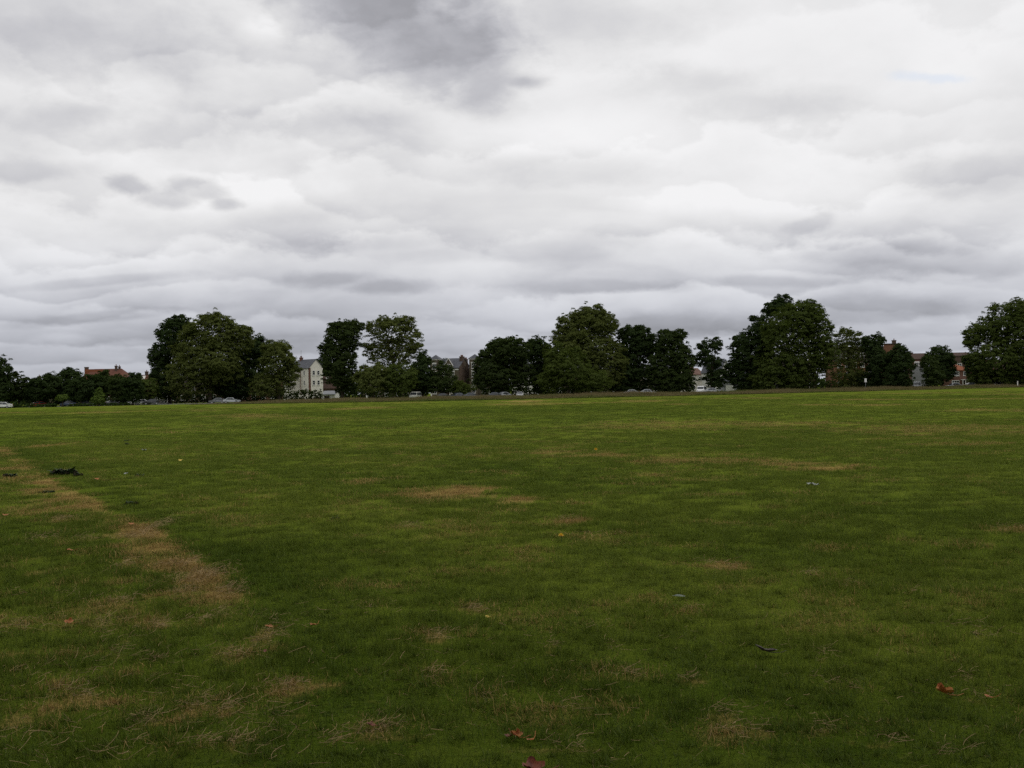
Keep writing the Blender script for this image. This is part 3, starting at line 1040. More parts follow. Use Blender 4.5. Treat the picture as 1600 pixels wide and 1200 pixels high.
NP, BT = 'plane_tree', 'broadleaf_tree'
tree(BT, 'dark spreading tree cut off by the left edge of the photo', 258, [(-10, 602, 26, 32), (3, 582, 15, 22), (-32, 590, 28, 40)], 'leaf_dark')
tree(BT, 'low dark tree just right of the one at the left edge', 268, [(29, 604, 19, 19), (43, 613, 15, 16), (18, 612, 16, 18)], 'leaf_deep')
tree(BT, 'small dark tree right of the lone chimney on the far left', 264, [(66, 609, 21, 21), (77, 599, 14, 14), (58, 616, 18, 16)], 'leaf_dark')
tree(BT, 'round-topped dark tree peaking left of the long red roof', 270, [(106, 599, 21, 23), (95, 610, 20, 20), (104, 586, 10, 9)], 'leaf_dark')
tree(BT, 'dark bushy tree under the left end of the long red roof', 262, [(131, 606, 25, 21), (120, 614, 18, 18)], 'leaf_dark')
tree(BT, 'dark bushy tree under the middle of the long red roof', 268, [(160, 604, 23, 22), (150, 614, 20, 18)], 'leaf_deep')
tree(BT, 'dark bushy tree under the right end of the long red roof', 262, [(185, 607, 20, 20), (192, 614, 16, 18)], 'leaf_deep')
tree(BT, 'narrow very dark tree below the grey roof at left', 258, [(208, 609, 16, 23), (206, 600, 12, 13)], 'leaf_dark')
tree(BT, 'small fresh green tree left of the big clump of planes', 268, [(233, 610, 15, 19)], 'leaf_mid')
tree('young_tree', 'small pale green cone-shaped young tree on the lawn edge', 246, [(154, 625, 10, 6.5), (154.5, 617, 7, 7), (154, 611, 3.4, 5)], 'leaf_light', leaf=0.32, clump=0.6)
tree('shrub', 'low yellow-green bush left of the pale cone-shaped young tree', 250, [(96, 622, 8, 4.5), (101, 620, 5, 4)], 'leaf_light', cat='shrub', group=None, leaf=0.32, clump=0.6)
# left clump
tree(BT, 'tall dark ragged tree forming the left end of the left clump', 284, [(272, 532, 23, 32), (283, 507, 17, 13), (252, 562, 16, 26), (243, 561, 10, 12), (264, 598, 24, 28), (263, 515, 10, 9)], 'leaf_dark', holes=0.24)
tree(NP, 'broadest plane tree with pale olive top in the left clump', 276, [(332, 524, 38, 32), (300, 548, 36, 32), (364, 532, 30, 26), (330, 570, 50, 36), (298, 592, 36, 34), (345, 506, 20, 14), (384, 522, 11, 11), (318, 505, 12, 10)], 'leaf_olive', holes=0.28, leaf=0.55)
tree(BT, 'dark rounded tree at the right side of the left clump', 286, [(388, 562, 32, 36), (400, 548, 21, 18), (372, 596, 40, 29), (350, 590, 28, 30)], 'leaf_dark', holes=0.2)
tree(BT, 'shorter mid-green tree beside the cream gabled house', 272, [(436, 562, 24, 27), (430, 547, 17, 14), (449, 582, 18, 20), (424, 602, 34, 20), (455, 570, 12, 12), (440, 543, 12, 10)], 'leaf_olive', holes=0.24, leaf=0.5)
# second clump
tree(BT, 'tall dark tree standing right of the cream gabled house', 280, [(538, 530, 26, 28), (552, 511, 15, 11), (526, 515, 13, 11), (532, 572, 26, 38), (513, 549, 12, 18), (541, 600, 22, 18)], 'leaf_deep', holes=0.25)
tree(NP, 'airy tall plane tree with sky showing through its open crown', 286, [(612, 520, 33, 24), (590, 514, 18, 18), (638, 530, 20, 22), (608, 552, 40, 24), (601, 504, 13, 10), (629, 507, 18, 13), (650, 545, 9, 10)], 'leaf_olive', holes=0.31, leaf=0.5, dens=0.9)
tree(BT, 'bushy mid-green tree below the left half of the airy plane', 262, [(584, 596, 26, 24), (574, 588, 16, 16), (595, 585, 16, 14)], 'leaf_olive', leaf=0.5)
tree(BT, 'bushy dark green tree below the right half of the airy plane', 264, [(624, 598, 26, 25), (632, 585, 17, 16), (612, 588, 14, 14)], 'leaf_mid', leaf=0.5)
tree(BT, 'dark upright tree left of the brick villa with the slate roof', 270, [(661, 586, 16, 32), (662, 562, 9, 14), (668, 598, 18, 18), (652, 600, 16, 16)], 'leaf_dark')
tree(BT, 'dark round tree in front of the slate-roofed brick villa', 268, [(693, 592, 17, 25), (699, 602, 16, 14), (680, 603, 15, 13)], 'leaf_deep', leaf=0.5)
tree(BT, 'low green tree in front of the red party wall', 266, [(723, 608, 16, 11), (718, 602, 9, 7)], 'leaf_mid', leaf=0.45)
tree(BT, 'dark tree behind the cream house and its neighbour', 345, [(505, 577, 14, 20), (512, 590, 14, 16)], 'leaf_dark')
# middle clump
tree(BT, 'dark rounded tree at the left end of the middle clump', 278, [(786, 560, 34, 30), (766, 576, 24, 27), (800, 549, 28, 22), (776, 592, 38, 22), (815, 586, 22, 25), (754, 592, 13, 16), (775, 542, 14, 12)], 'leaf_deep', holes=0.2)
tree(BT, 'dark tree between the left end and the tallest of the middle clump', 288, [(843, 556, 19, 29), (838, 543, 13, 17), (852, 592, 22, 26)], 'leaf_dark')
tree(NP, 'tallest tree of the middle clump with a broad olive dome', 282, [(918, 512, 40, 32), (893, 510, 23, 20), (942, 509, 23, 24), (910, 552, 56, 36), (940, 575, 38, 38), (925, 492, 20, 13), (880, 530, 18, 20)], 'leaf_olive', holes=0.2, leaf=0.55)
tree(BT, 'lower mid-green tree in front of the tallest of the middle clump', 264, [(886, 577, 34, 30), (868, 556, 17, 20), (918, 597, 38, 20), (862, 596, 24, 18)], 'leaf_mid', holes=0.15, leaf=0.5)
tree(BT, 'dark green tree right of the olive dome in the middle clump', 284, [(990, 547, 32, 34), (986, 523, 20, 14), (1006, 534, 18, 18), (985, 592, 34, 27), (1000, 512, 8, 6)], 'leaf_dark', holes=0.2)
tree(BT, 'rounded dark green tree at the right end of the middle clump', 278, [(1050, 552, 28, 32), (1046, 530, 20, 14), (1066, 572, 17, 30), (1050, 596, 34, 18), (1030, 580, 20, 30), (1060, 527, 12, 10)], 'leaf_deep', holes=0.2)
# right clump
tree(BT, 'open small dark tree between the middle and right clumps', 280, [(1112, 542, 20, 13), (1108, 565, 21, 12), (1120, 592, 17, 18), (1098, 556, 12, 10), (1120, 535, 10, 7)], 'leaf_dark', holes=0.36, dens=0.9)
tree(BT, 'tall dark tree on the left side of the right clump', 286, [(1175, 556, 34, 40), (1190, 521, 25, 27), (1160, 541, 18, 20), (1150, 577, 16, 20), (1206, 484, 15, 13), (1222, 476, 17, 15), (1176, 596, 36, 17)], 'leaf_dark', holes=0.24)
tree(NP, 'huge green plane tree dominating the right clump', 274, [(1236, 521, 42, 40), (1246, 500, 33, 26), (1263, 489, 24, 20), (1280, 522, 18, 29), (1240, 570, 56, 38), (1285, 556, 20, 28), (1222, 596, 46, 19), (1268, 476, 10, 8)], 'leaf_mid', holes=0.18, leaf=0.55, trunk_px=1212, bark='pale_bark', lean=(-1.2, 0))
tree(BT, 'loose light olive tree right of the huge plane', 282, [(1325, 530, 20, 16), (1330, 556, 25, 25), (1325, 592, 30, 20), (1320, 517, 9, 8), (1342, 540, 12, 12)], 'leaf_olive', holes=0.34, dens=0.9, leaf=0.5)
tree(BT, 'narrow very dark tree left of the dark brick house', 276, [(1365, 540, 17, 18), (1367, 570, 17, 30), (1365, 596, 20, 16), (1379, 532, 7, 4)], 'leaf_dark')
tree('conifer', 'dark pointed tree in front of the dark brick house', 270, [(1402, 578, 22, 24), (1402, 558, 14, 15), (1404, 546, 7, 8), (1402, 596, 24, 17)], 'leaf_dark')
tree(BT, 'round dark tree left of the orange-roofed pair of houses', 280, [(1468, 557, 18, 18), (1470, 580, 20, 21), (1485, 570, 9, 18)], 'leaf_dark')
tree(BT, 'lower green bush-like tree in front of the round dark one', 270, [(1455, 571, 13, 17), (1455, 591, 16, 16)], 'leaf_deep', leaf=0.5)
tree(NP, 'large ragged plane tree cut off by the right edge', 274, [(1575, 501, 32, 28), (1550, 516, 24, 22), (1526, 524, 16, 18), (1517, 536, 10, 10), (1592, 489, 28, 22), (1562, 562, 48, 33), (1602, 542, 40, 58), (1562, 592, 44, 18), (1622, 510, 30, 40)], 'leaf_mid', holes=0.27, leaf=0.55)
tree(BT, 'dark tree tucked under the left side of the right-edge plane', 282, [(1526, 573, 13, 24), (1534, 592, 16, 16)], 'leaf_dark')
# unseen trees added behind and left of the camera to darken the near grass
def added_shade_tree(label, x, y, h, r, mat):
    Ls = [(0, 0, h * 0.72, r * 0.8, r * 0.8, h * 0.24), (r * 0.5, r * 0.1, h * 0.5, r * 0.6, r * 0.6, h * 0.2), (-r * 0.5, 0.1 * r, h * 0.52, r * 0.6, r * 0.6, h * 0.2),
          (0, -r * 0.5, h * 0.55, r * 0.6, r * 0.55, h * 0.2)]
    o = thing('plane_tree', label, 'tree', (x, y, 0))
    trunk_mb(Ls, 0.45).build('trunk', M['pale_bark'], o, True)
    new_obj('crown', crown_mesh('crown', Ls, 1.1, 1.0, 0.5, 0.0, 1.9), o, [M[mat]])


added_shade_tree('unseen plane tree added behind the viewpoint to shade the near left grass', -7.5, -3.5, 19, 10.5, 'leaf_deep')
added_shade_tree('unseen plane tree added left of the viewpoint to darken the left corner', -15.5, 0.5, 18, 8.5, 'leaf_mid')
added_shade_tree('unseen plane tree added behind the viewpoint to shade the near right grass', 8.5, -8.5, 20, 10, 'leaf_deep')


# hedges: boxy clipped foliage
def hedge(label, px0, px1, Y, hgt, mat='leaf_dark', dep=1.8):
    x0, x1 = xat(px0, Y), xat(px1, Y)
    o = thing('hedge', label, 'hedge', ((x0 + x1) / 2, Y, 0))
    w = x1 - x0
    nl = int(w * hgt * 14 + w * dep * 8)
    C = np.stack([rng.uniform(-w / 2, w / 2, nl), rng.uniform(-dep / 2, dep / 2, nl), rng.uniform(0.05, 1, nl)], -1)
    hv = hgt * (0.8 + 0.4 * fbm(C[:, 0] / 2.5 + px0, C[:, 0] * 0, 5, 3))
    C[:, 2] *= hv
    me = cards(C, rng.normal(0, 0.6, (nl, 3)) + np.array([0, -0.4, 0.7]), rng.uniform(0.35, 0.75, nl), rng.uniform(0, 1, nl), 'foliage')
    new_obj('foliage', me, o, [M[mat]])
    mb = MB()
    for x in np.arange(-w / 2 + 0.5, w / 2, 1.5):
        mb.tube([(x, 0, -0.05), (x + 0.1, 0.05, hgt * 0.4), (x - 0.1, 0, hgt * 0.7)], [0.05, 0.04, 0.02], 5)
    tag(mb.build('stem', M['bark'], o), kind='stuff')
    return o


hedge('long dark hedge under the small trees at far left', -40, 122, 276, 2.4)
hedge('low dark undergrowth along the lawn edge below the far left trees', -25, 88, 252, 0.9, 'leaf_dark', 1.2)
hedge('low dark undergrowth either side of the pale cone-shaped young tree', 106, 205, 254, 0.75, 'leaf_dark', 1.2)
hedge('dark hedge running below the long red-roofed house', 124, 236, 277, 2.2)
hedge('dark hedge under the left clump of trees', 264, 445, 292, 3.4)
hedge('clipped green hedge in front of the cream gabled house', 447, 503, 284, 3.0, 'leaf_deep')
hedge('dark hedge under the airy plane tree clump', 530, 668, 292, 3.0)
hedge('dark hedge under the middle clump of trees', 752, 1084, 292, 2.6)
hedge('dark hedge under the huge plane of the right clump', 1152, 1345, 294, 3.0)
hedge('dark hedge before the dark brick house at right', 1346, 1428, 290, 2.6)
hedge('dark hedge under the plane at the right edge', 1526, 1690, 292, 2.2)


# ------------------------------------------------------------------ buildings
_wcache = {}


def window(parent, x, y, z, w, h, face='front', frame='white', bars=1, bay=0.0):
    """face: front (looks along -y), left (-x), right (+x); x, y, z is the middle of the sill line on the wall"""
    key = (round(w, 2), round(h, 2), frame, bars)
    if key not in _wcache:
        f = MB()
        b = 0.11
        f.box(-w / 2, -w / 2 + b, -0.09, 0.02, 0, h).box(w / 2 - b, w / 2, -0.09, 0.02, 0, h)
        f.box(-w / 2 + b, w / 2 - b, -0.09, 0.02, h - b * 1.3, h).box(-w / 2 + b, w / 2 - b, -0.09, 0.02, 0, b)
        f.box(-w / 2 + b, w / 2 - b, -0.065, 0.02, h * 0.5 - 0.04, h * 0.5 + 0.04)
        for i in range(1, bars + 1):
            xx = -w / 2 + w * i / (bars + 1)
            f.box(xx - 0.035, xx + 0.035, -0.075, 0.02, b, h - b * 1.3)
        s = MB().box(-w / 2 - 0.12, w / 2 + 0.12, -0.16, 0.02, -0.12, -0.003)
        p = MB().box(-w / 2 + b * 0.8, w / 2 - b * 0.8, -0.03, 0.015, b * 0.8, h - b)
        _wcache[key] = (f.mesh('window'), s.mesh('sill'), p.mesh('pane'))
    fm, sm, pm = _wcache[key]
    o = new_obj('window', fm, parent, [M[frame]])
    o.location = (x, y, z)
    o.rotation_euler = (0, 0, {'front': 0, 'left': -math.pi / 2, 'right': math.pi / 2}[face])
    new_obj('sill', sm, o, [M[frame]])
    new_obj('pane', pm, o, [M['glass']])
    return o


def gable_roof(w, d, he, hr, axis, over=0.35, th=0.16):
    mb = MB()
    if axis == 'y':                       # ridge runs front to back
        m_ = w / 2
        sl_ = (hr - he) / m_
        mb.prism([(-over, he - over * sl_), (m_, hr), (w + over, he - over * sl_), (w + over, he - over * sl_ + th), (m_, hr + th), (-over, he - over * sl_ + th)], -over * .6, d + over * .6, 'y')
    else:
        m_ = d / 2
        sl_ = (hr - he) / m_
        mb.prism([(-over, he - over * sl_), (m_, hr), (d + over, he - over * sl_), (d + over, he - over * sl_ + th), (m_, hr + th), (-over, he - over * sl_ + th)], -over * .6, w + over * .6, 'x')
    return mb


def hip_roof(w, d, he, hr, over=0.4, inset=None):
    i = inset if inset is not None else d / 2
    a = [(-over, -over, he), (w + over, -over, he), (w + over, d + over, he), (-over, d + over, he)]
    b = [(i, d / 2, hr), (w - i, d / 2, hr)]
    lo = [(x, y, z - 0.15) for x, y, z in a]
    return MB().add(a + b + lo, [(0, 1, 5, 4), (1, 2, 5), (2, 3, 4, 5), (3, 0, 4), (9, 8, 7, 6), (0, 6, 7, 1), (1, 7, 8, 2), (2, 8, 9, 3), (3, 9, 6, 0)])


def chimney(roof, x, y, z0, z1, w=0.9, d=0.6, mat='red_brick', pots=2):
    mb = MB().box(x - w / 2, x + w / 2, y - d / 2, y + d / 2, z0, z1 - 0.25)
    mb.box(x - w / 2 - 0.08, x + w / 2 + 0.08, y - d / 2 - 0.08, y + d / 2 + 0.08, z1 - 0.25, z1)
    o = mb.build('chimney', M[mat], roof)
    for i in range(pots):
        px_ = x + (i - (pots - 1) / 2) * (w / max(pots, 1)) * 0.85
        mb2 = MB().tube([(px_, y, z1), (px_, y, z1 + 0.45), (px_, y, z1 + 0.5)], [0.14, 0.12, 0.15], 8)
        pm_ = mb2.mesh('chimney_pot')
        # a fourth level is not used: pots are part of the stack mesh
        o.data.materials.append(M['terracotta']) if len(o.data.materials) < 2 else None
        import bmesh
        bm = bmesh.new(); bm.from_mesh(o.data)
        n0 = len(bm.faces)
        bm.from_mesh(pm_)
        bm.faces.ensure_lookup_table()
        for f_ in bm.faces[n0:]:
            f_.material_index = 1
        bm.to_mesh(o.data); bm.free()
    return o


def zat(px, py, Y):
    return at(px, py, Y).z


def house(name, label, px, Y, rz, w, d, he, hr, axis, wall, roof, group=None, cat='house', hip=False, inset=None):
    """origin is the front left corner at ground level"""
    o = thing(name, label, cat, (xat(px, Y), Y, 0), rz, group)
    mb = MB()
    if hip:
        mb.box(0, w, 0, d, -0.3, he)
    elif axis == 'y':
        mb.prism([(0, -0.3), (w, -0.3), (w, he), (w / 2, hr), (0, he)], 0, d, 'y')
    else:
        mb.prism([(0, -0.3), (d, -0.3), (d, he), (d / 2, hr), (0, he)], 0, w, 'x')
    mb.build('wall', M[wall], o)
    rf = (hip_roof(w, d, he + 0.02, hr, 0.4, inset) if hip else gable_roof(w, d, he + 0.02, hr + 0.02, axis)).build('roof', M[roof], o)
    return o, rf


def door(o, x, y, w=0.95, h=2.05, mat='wood_dark'):
    dd = MB().box(x - w / 2, x + w / 2, y - 0.06, y - 0.004, 0.05, h).build('door', M[mat], o)
    MB().tube([(x + w * .38, y - 0.06, 1.0), (x + w * .38, y - 0.12, 1.0)], 0.04, 6).build('handle', M['metal'], dd)


# cream gabled house
Y = 312
he, hr = zat(486, 574, Y), zat(492.5, 561.3, Y)
th = R(45)
o, rf = house('gabled_house', 'cream rendered house with slate roof and red corner strip', 484, Y, th, 4.9, 9.5, he, hr, 'y', 'cream', 'slate')
for zz_ in (558 + 26, 558 + 41):
    pass
for py_ in (586, 601.5):
    zb = zat(492, py_, Y)
    for x in (1.55, 3.25):
        window(o, x, -0.0, zb, 0.95, 1.45, 'front', 'white', 0)
    window(o, 0.0, 2.7, zb, 0.75, 1.45, 'left', 'white', 0)
window(o, 0.0, 6.6, zat(470, 586, Y), 0.75, 1.45, 'left', 'white', 0)
MB().box(-0.05, 0.45, -0.05, 0.45, -0.2, he - 0.15).build('corner_strip', M['red_brick'], o)
MB().tube([(-0.09, 4.7, 0), (-0.09, 4.7, he - 0.3)], 0.07, 6).build('drainpipe', M['terracotta'], o)
chimney(rf, 2.4, 7.9, hr - 1.0, zat(466, 557.5, Y), 0.9, 0.7, 'red_brick', 2)
aer = MB().tube([(2.4, 7.9, hr + 0.2), (2.4, 7.9, hr + 3.2)], 0.03, 5)
for k_ in range(5):
    aer.tube([(2.0, 7.9 + k_ * 0.0 - 0.4, hr + 3.0 - k_ * 0.12), (2.8, 8.3, hr + 3.0 - k_ * 0.12)], 0.015, 4)
aer.build('aerial', M['metal'], rf)
# lower left wing of the cream house
wing = MB().prism([(0, -0.3), (4.2, -0.3), (4.2, zat(462, 579, Y)), (2.1, zat(460, 571, Y)), (0, zat(455, 579, Y))], -3.4, -0.004, 'x')
# the prism runs along x: shift it so that it leans on the left wall
w_ = new_obj('wing', wing.mesh('wing'), o, [M['cream']])
w_.location = (0, 5.2, 0)
wr = gable_roof(3.4, 4.2, zat(462, 579, Y) + 0.02, zat(460, 571, Y) + 0.02, 'x').mesh('wing_roof')
q = new_obj('wing_roof', wr, w_, [M['slate']])
q.location = (-3.4, 0, 0)
wl = MB().box(-5.5, -0.06, -1.2, -0.9, -0.2, 1.9).build('garden_wall', M['cream'], o)

# brown shed roof beside it, white garages
Y = 322
o, rf = house('outbuilding', 'long low building with dark brown roof and a white dish', 500, Y, R(-6), 5.4, 7, zat(511, 606, Y), zat(511, 588.5, Y), 'x', 'brown_brick', 'brown_tile', cat='building')
dish = MB()
cx_, cy_, cz_ = 2.1, -0.6 + 1.6, zat(511, 590, Y)
rings = []
vs, fs = [(cx_, cy_ + 0.16, cz_)], []
for r_, dp in ((0.22, 0.12), (0.45, 0.0)):
    for k_ in range(12):
        a = k_ * math.pi / 6
        vs.append((cx_ + r_ * math.cos(a), cy_ + dp, cz_ + r_ * math.sin(a)))
for k_ in range(12):
    k2 = (k_ + 1) % 12
    fs += [(0, 1 + k_, 1 + k2), (1 + k_, 13 + k_, 13 + k2, 1 + k2)]
dish.add(vs, fs)
dish.tube([(cx_, cy_ + 0.16, cz_), (cx_, cy_ + 0.6, cz_ - 0.3)], 0.04, 5).tube([(cx_, cy_ + .1, cz_ - 0.4), (cx_ - 0.1, cy_ - 0.4, cz_)], 0.02, 4)
dish.build('satellite_dish', M['white'], rf)
Y = 296
o, rf = house('garage', 'small white garage with low gables over a red brick wall', 503, Y, R(-14), 4.0, 4.5, zat(512, 616.2, Y), zat(510, 611.5, Y), 'x', 'white', 'grey_render', cat='garage')
MB().box(0.7, 2.4, -0.05, -0.003, 0.0, 1.35).build('door', M['wood_dark'], o)
MB().prism([(-0.4, 0.55), (0.5, 0.55), (0.05, 1.25)], -0.35, -0.25, 'y').build('bargeboard', M['white'], o).location = (0.2, 0, 1.25)
MB().box(-2.6, -0.05, -0.35, -0.1, -0.2, 1.0).build('garden_wall', M['red_brick'], o)

# slate roofed brick villas with turrets
Y = 318


def villa(px, label, mirror=False):
    he, hr = zat(700, 575, Y), zat(700, 560.5, Y)
    o, rf = house('brick_villa', label, px, Y, R(-20), 9.6, 9.0, he, hr, 'x', 'stock', 'slate', 'brick villas with turrets')
    # dormer gable
    dx_ = 6.3
    zb, zt = zat(702, 572, Y), zat(702, 561.6, Y)
    g = MB().prism([(dx_ - 1.3, he - 0.4), (dx_ + 1.3, he - 0.4), (dx_ + 1.3, zb), (dx_, zt), (dx_ - 1.3, zb)], -0.12, 3.4, 'y').build('dormer', M['stock'], o)
    gb = MB()
    for sgn in (-1, 1):
        gb.prism([(dx_ + sgn * 1.55, zb - 0.25), (dx_, zt + 0.1), (dx_, zt + 0.38), (dx_ + sgn * 1.55, zb + 0.06)], -0.3, -0.124, 'y')
    gb.build('bargeboard', M['white'], g)
    gr = MB()
    for sgn in (-1, 1):
        gr.prism([(dx_ + sgn * 1.55, zb - 0.22), (dx_, zt + 0.12), (dx_, zt + 0.26), (dx_ + sgn * 1.55, zb - 0.05)], -0.12, 3.0, 'y')
    gr.build('dormer_roof', M['slate'], g)
    window(o, dx_, -0.13, he - 0.2, 1.2, 1.35)
    # turret
    tw = 2.8
    zt0, zt1 = zat(680, 561.5, Y), zat(681, 554.3, Y)
    t = MB().box(0.2, 0.2 + tw, -0.5, tw - 0.5, -0.3, zt0 - 0.25).build('turret', M['stock'], o)
    MB().box(0.05, 0.35 + tw, -0.65, tw - 0.35, zt0 - 0.247, zt0).build('cornice', M['white'], t)
    c_ = (0.2 + tw / 2, tw / 2 - 0.5)
    MB().add([(-0.1, -0.8, zt0 + 0.003), (0.5 + tw, -0.8, zt0 + 0.003), (0.5 + tw, tw - 0.2, zt0 + 0.003), (-0.1, tw - 0.2, zt0 + 0.003), (c_[0], c_[1], zt1)],
             [(0, 1, 4), (1, 2, 4), (2, 3, 4), (3, 0, 4), (3, 2, 1, 0)]).build('turret_roof', M['slate'], t)
    zz = [zat(681, 577, Y), zat(681, 590, Y), zat(681, 604, Y), zat(681, 616, Y) + 0.1]
    for z in zz:
        window(o, 1.6, -0.505, z, 1.3, 1.75)
        MB().box(0.8, 2.4, -0.62, -0.505, z + 1.76, z + 2.02).build('lintel', M['white'], t)
    for z in zz[1:]:
        window(o, 4.6, 0.0, z, 1.1, 1.7); window(o, 7.6, 0.0, z, 1.1, 1.7)
        MB().box(6.9, 8.3, -0.1, -0.003, z + 1.71, z + 1.95).build('lintel', M['white'], o)
    MB().box(3.05, 9.55, -0.14, -0.003, he - 0.75, he - 0.4).build('string_course', M['white'], o)
    # tall party wall stacks at the right end
    chimney(rf, 9.2, 3.6, he - 0.5, zat(720, 557, Y), 1.0, 1.6, 'brown_brick', 3)
    chimney(rf, 9.2, 6.6, he - 0.5, zat(727, 560.5, Y), 1.0, 1.2, 'brown_brick', 3)
    MB().box(9.603, 9.8, 0.1, 8.9, -0.3, he + 0.4).build('party_wall', M['brown_brick'], o)
    door(o, 6.1, -0.0)
    MB().box(5.0, 7.3, -1.6, -0.65, 2.45, 2.7).box(5.1, 5.35, -1.5, -1.25, 0, 2.447).box(6.95, 7.2, -1.5, -1.25, 0, 2.447).build('porch', M['white'], o)
    return o


villa(673, 'brick villa with slate roof and white bargeboards left of red party wall')
villa(734, 'brick villa with pyramid turret against the middle clump of trees')


# plainer terraces seen in scraps between the trees
def terrace(label, px, Y, w, he, hr, wall, roof, nwin, rz=0.0, white=False):
    o, rf = house('terrace_house', label, px, Y, rz, w, 9, he, hr, 'x', wall, roof, 'terraced houses behind the trees')
    for fl in range(2 if he < 7 else 3):
        for i in range(nwin):
            window(o, (i + 0.5) * w / nwin, 0.0, 0.9 + fl * 2.9, 1.3, 1.6)
    chimney(rf, 0.6, 4.5, hr - 0.9, hr + 1.2, 0.8, 1.2, 'red_brick', 3)
    chimney(rf, w - 0.6, 4.5, hr - 0.9, hr + 1.2, 0.8, 1.2, 'red_brick', 3)
    door(o, w / nwin, 0.0)
    return o


terrace('plain brick terrace hidden behind the left clump', 262, 322, 16, 5.6, 8.4, 'brown_brick', 'dark_tile', 5)
terrace('long brick terrace behind the right part of left clump', 345, 326, 18, 5.6, 8.6, 'red_brick', 'dark_tile', 6)
terrace('brick terrace glimpsed behind the airy plane tree', 566, 330, 19, 6.0, 9.0, 'stock', 'slate', 6)
terrace('white painted house glimpsed low in the middle clump', 800, 318, 11, 7.6, 10.2, 'white', 'slate', 4)
terrace('stock brick terrace behind the tallest of the middle clump', 866, 322, 20, 7.6, 10.4, 'stock', 'slate', 6)
terrace('stock brick terrace behind the right of the middle clump', 972, 322, 18, 6.4, 9.2, 'stock', 'slate', 6)
terrace('brick terrace behind the huge plane of the right clump', 1176, 320, 20, 6.4, 9.4, 'brown_brick', 'dark_tile', 6)
terrace('brick terrace behind the plane at the right edge', 1545, 318, 22, 5.4, 8.2, 'red_brick', 'brown_tile', 6)

# long red roofed house, far left
Y = 330
he, hr = zat(160, 592, Y), zat(150, 576, Y)
o, rf = house('long_house', 'long house with red tiled hipped roof and tall chimneys', 127, Y, R(3), 14.5, 8.5, he, hr, 'x', 'red_brick', 'red_tile', hip=True, inset=2.9)
MB().prism([(-0.4, he - 0.2), (5.7, he - 0.2), (5.7, hr - 0.06), (0.35, hr - 0.06)], 3.0, 4.6, 'y').build('gabled_roof', M['orange_tile'], rf)
chimney(rf, 0.5, 3.8, he, zat(128, 573, Y), 1.1, 0.8, 'brown_brick', 0)
chimney(rf, 10.1, 3.4, he, zat(175, 571, Y), 0.7, 0.7, 'brown_brick', 1)
chimney(rf, 10.9, 4.2, he, zat(178, 572, Y), 0.6, 0.6, 'brown_brick', 1)
g = MB().prism([(12.0, he - 1.5), (14.0, he - 1.5), (13.0, he + 0.6)], -0.4, 2.0, 'y').build('gable', M['white'], o)
for i in range(6):
    window(o, 1.4 + i * 2.3, 0.0, he - 2.2, 1.2, 1.4)
    window(o, 1.4 + i * 2.3, 0.0, 1.0, 1.2, 1.5)
# grey roofed house
Y = 326
he, hr = zat(205, 592, Y), zat(205, 586.5, Y)
o, rf = house('grey_roofed_house', 'low house with a dull grey roof right of the long red one', 198, Y, 0, 3.6, 7, he, hr, 'x', 'stock', 'slate')
for i in range(2):
    window(o, 0.9 + i * 1.8, 0.0, he - 2.0, 1.1, 1.3)
    window(o, 0.9 + i * 1.8, 0.0, 1.0, 1.1, 1.3)
# white gable with chimneys
Y = 330
he, hr = zat(222, 593, Y), zat(224, 586, Y)
o, rf = house('gabled_house', 'small house with white front gable and two dark chimneys', 216, Y, 0, 6.5, 8, he, hr, 'x', 'red_brick', 'red_tile')
g = MB().prism([(0.2, he - 1.0), (2.8, he - 1.0), (1.5, hr - 0.15)], -0.3, 3, 'y').build('gable', M['white'], o)
chimney(rf, 1.6, 3.6, hr - 0.6, zat(224, 580, Y), 0.9, 0.8, 'brown_brick', 1)
chimney(rf, 3.5, 3.6, hr - 0.6, zat(232, 582.5, Y), 0.8, 0.8, 'brown_brick', 1)
for x in (1.5, 4.4):
    window(o, x, 0.0, he - 2.6, 1.2, 1.4); window(o, x, 0.0, 1.0, 1.2, 1.5)
# far left roof with single chimney
Y = 330
he, hr = zat(52, 602, Y), zat(52, 595.5, Y)
o, rf = house('grey_roofed_house', 'house showing only its tall chimney between far left trees', 44, Y, 0, 5.5, 8, he, hr, 'x', 'brown_brick', 'slate')
chimney(rf, 1.9, 3.9, hr - 0.8, zat(53, 587.5, Y), 0.8, 0.8, 'brown_brick', 1)
window(o, 1.6, 0.0, 1.0, 1.2, 1.5); window(o, 3.9, 0.0, 1.0, 1.2, 1.5); window(o, 2.7, 0.0, 3.4, 1.2, 1.3)
# white bay fronted pavilion at the left foot of the left clump
Y = 283
o = thing('pavilion', 'small white building with columns under the left clump', 'building', (xat(237, Y), Y, 0), R(12))
zt = zat(246, 613.5, Y)
MB().box(0, 4.0, 0.5, 4.5, -0.2, zt - 0.35).build('wall', M['white'], o)
MB().box(-0.25, 4.2, -0.45, 4.7, zt - 0.347, zt - 0.1).build('roof', M['white'], o)
for x in (0.05, 0.75, 1.45, 2.15):
    MB().tube([(x, -0.2, 0), (x, -0.2, zt - 0.35)], [0.12, 0.1], 10).build('column', M['white'], o)
for x in (0.45, 1.15, 1.85):
    window(o, x, 0.49, 0.7, 0.55, 1.3, bars=0)
MB().prism([(0.2, zt - 0.097), (3.0, zt - 0.097), (1.6, zt + 0.7)], -0.3, 4.2, 'y').build('gable', M['orange_brick'], o)
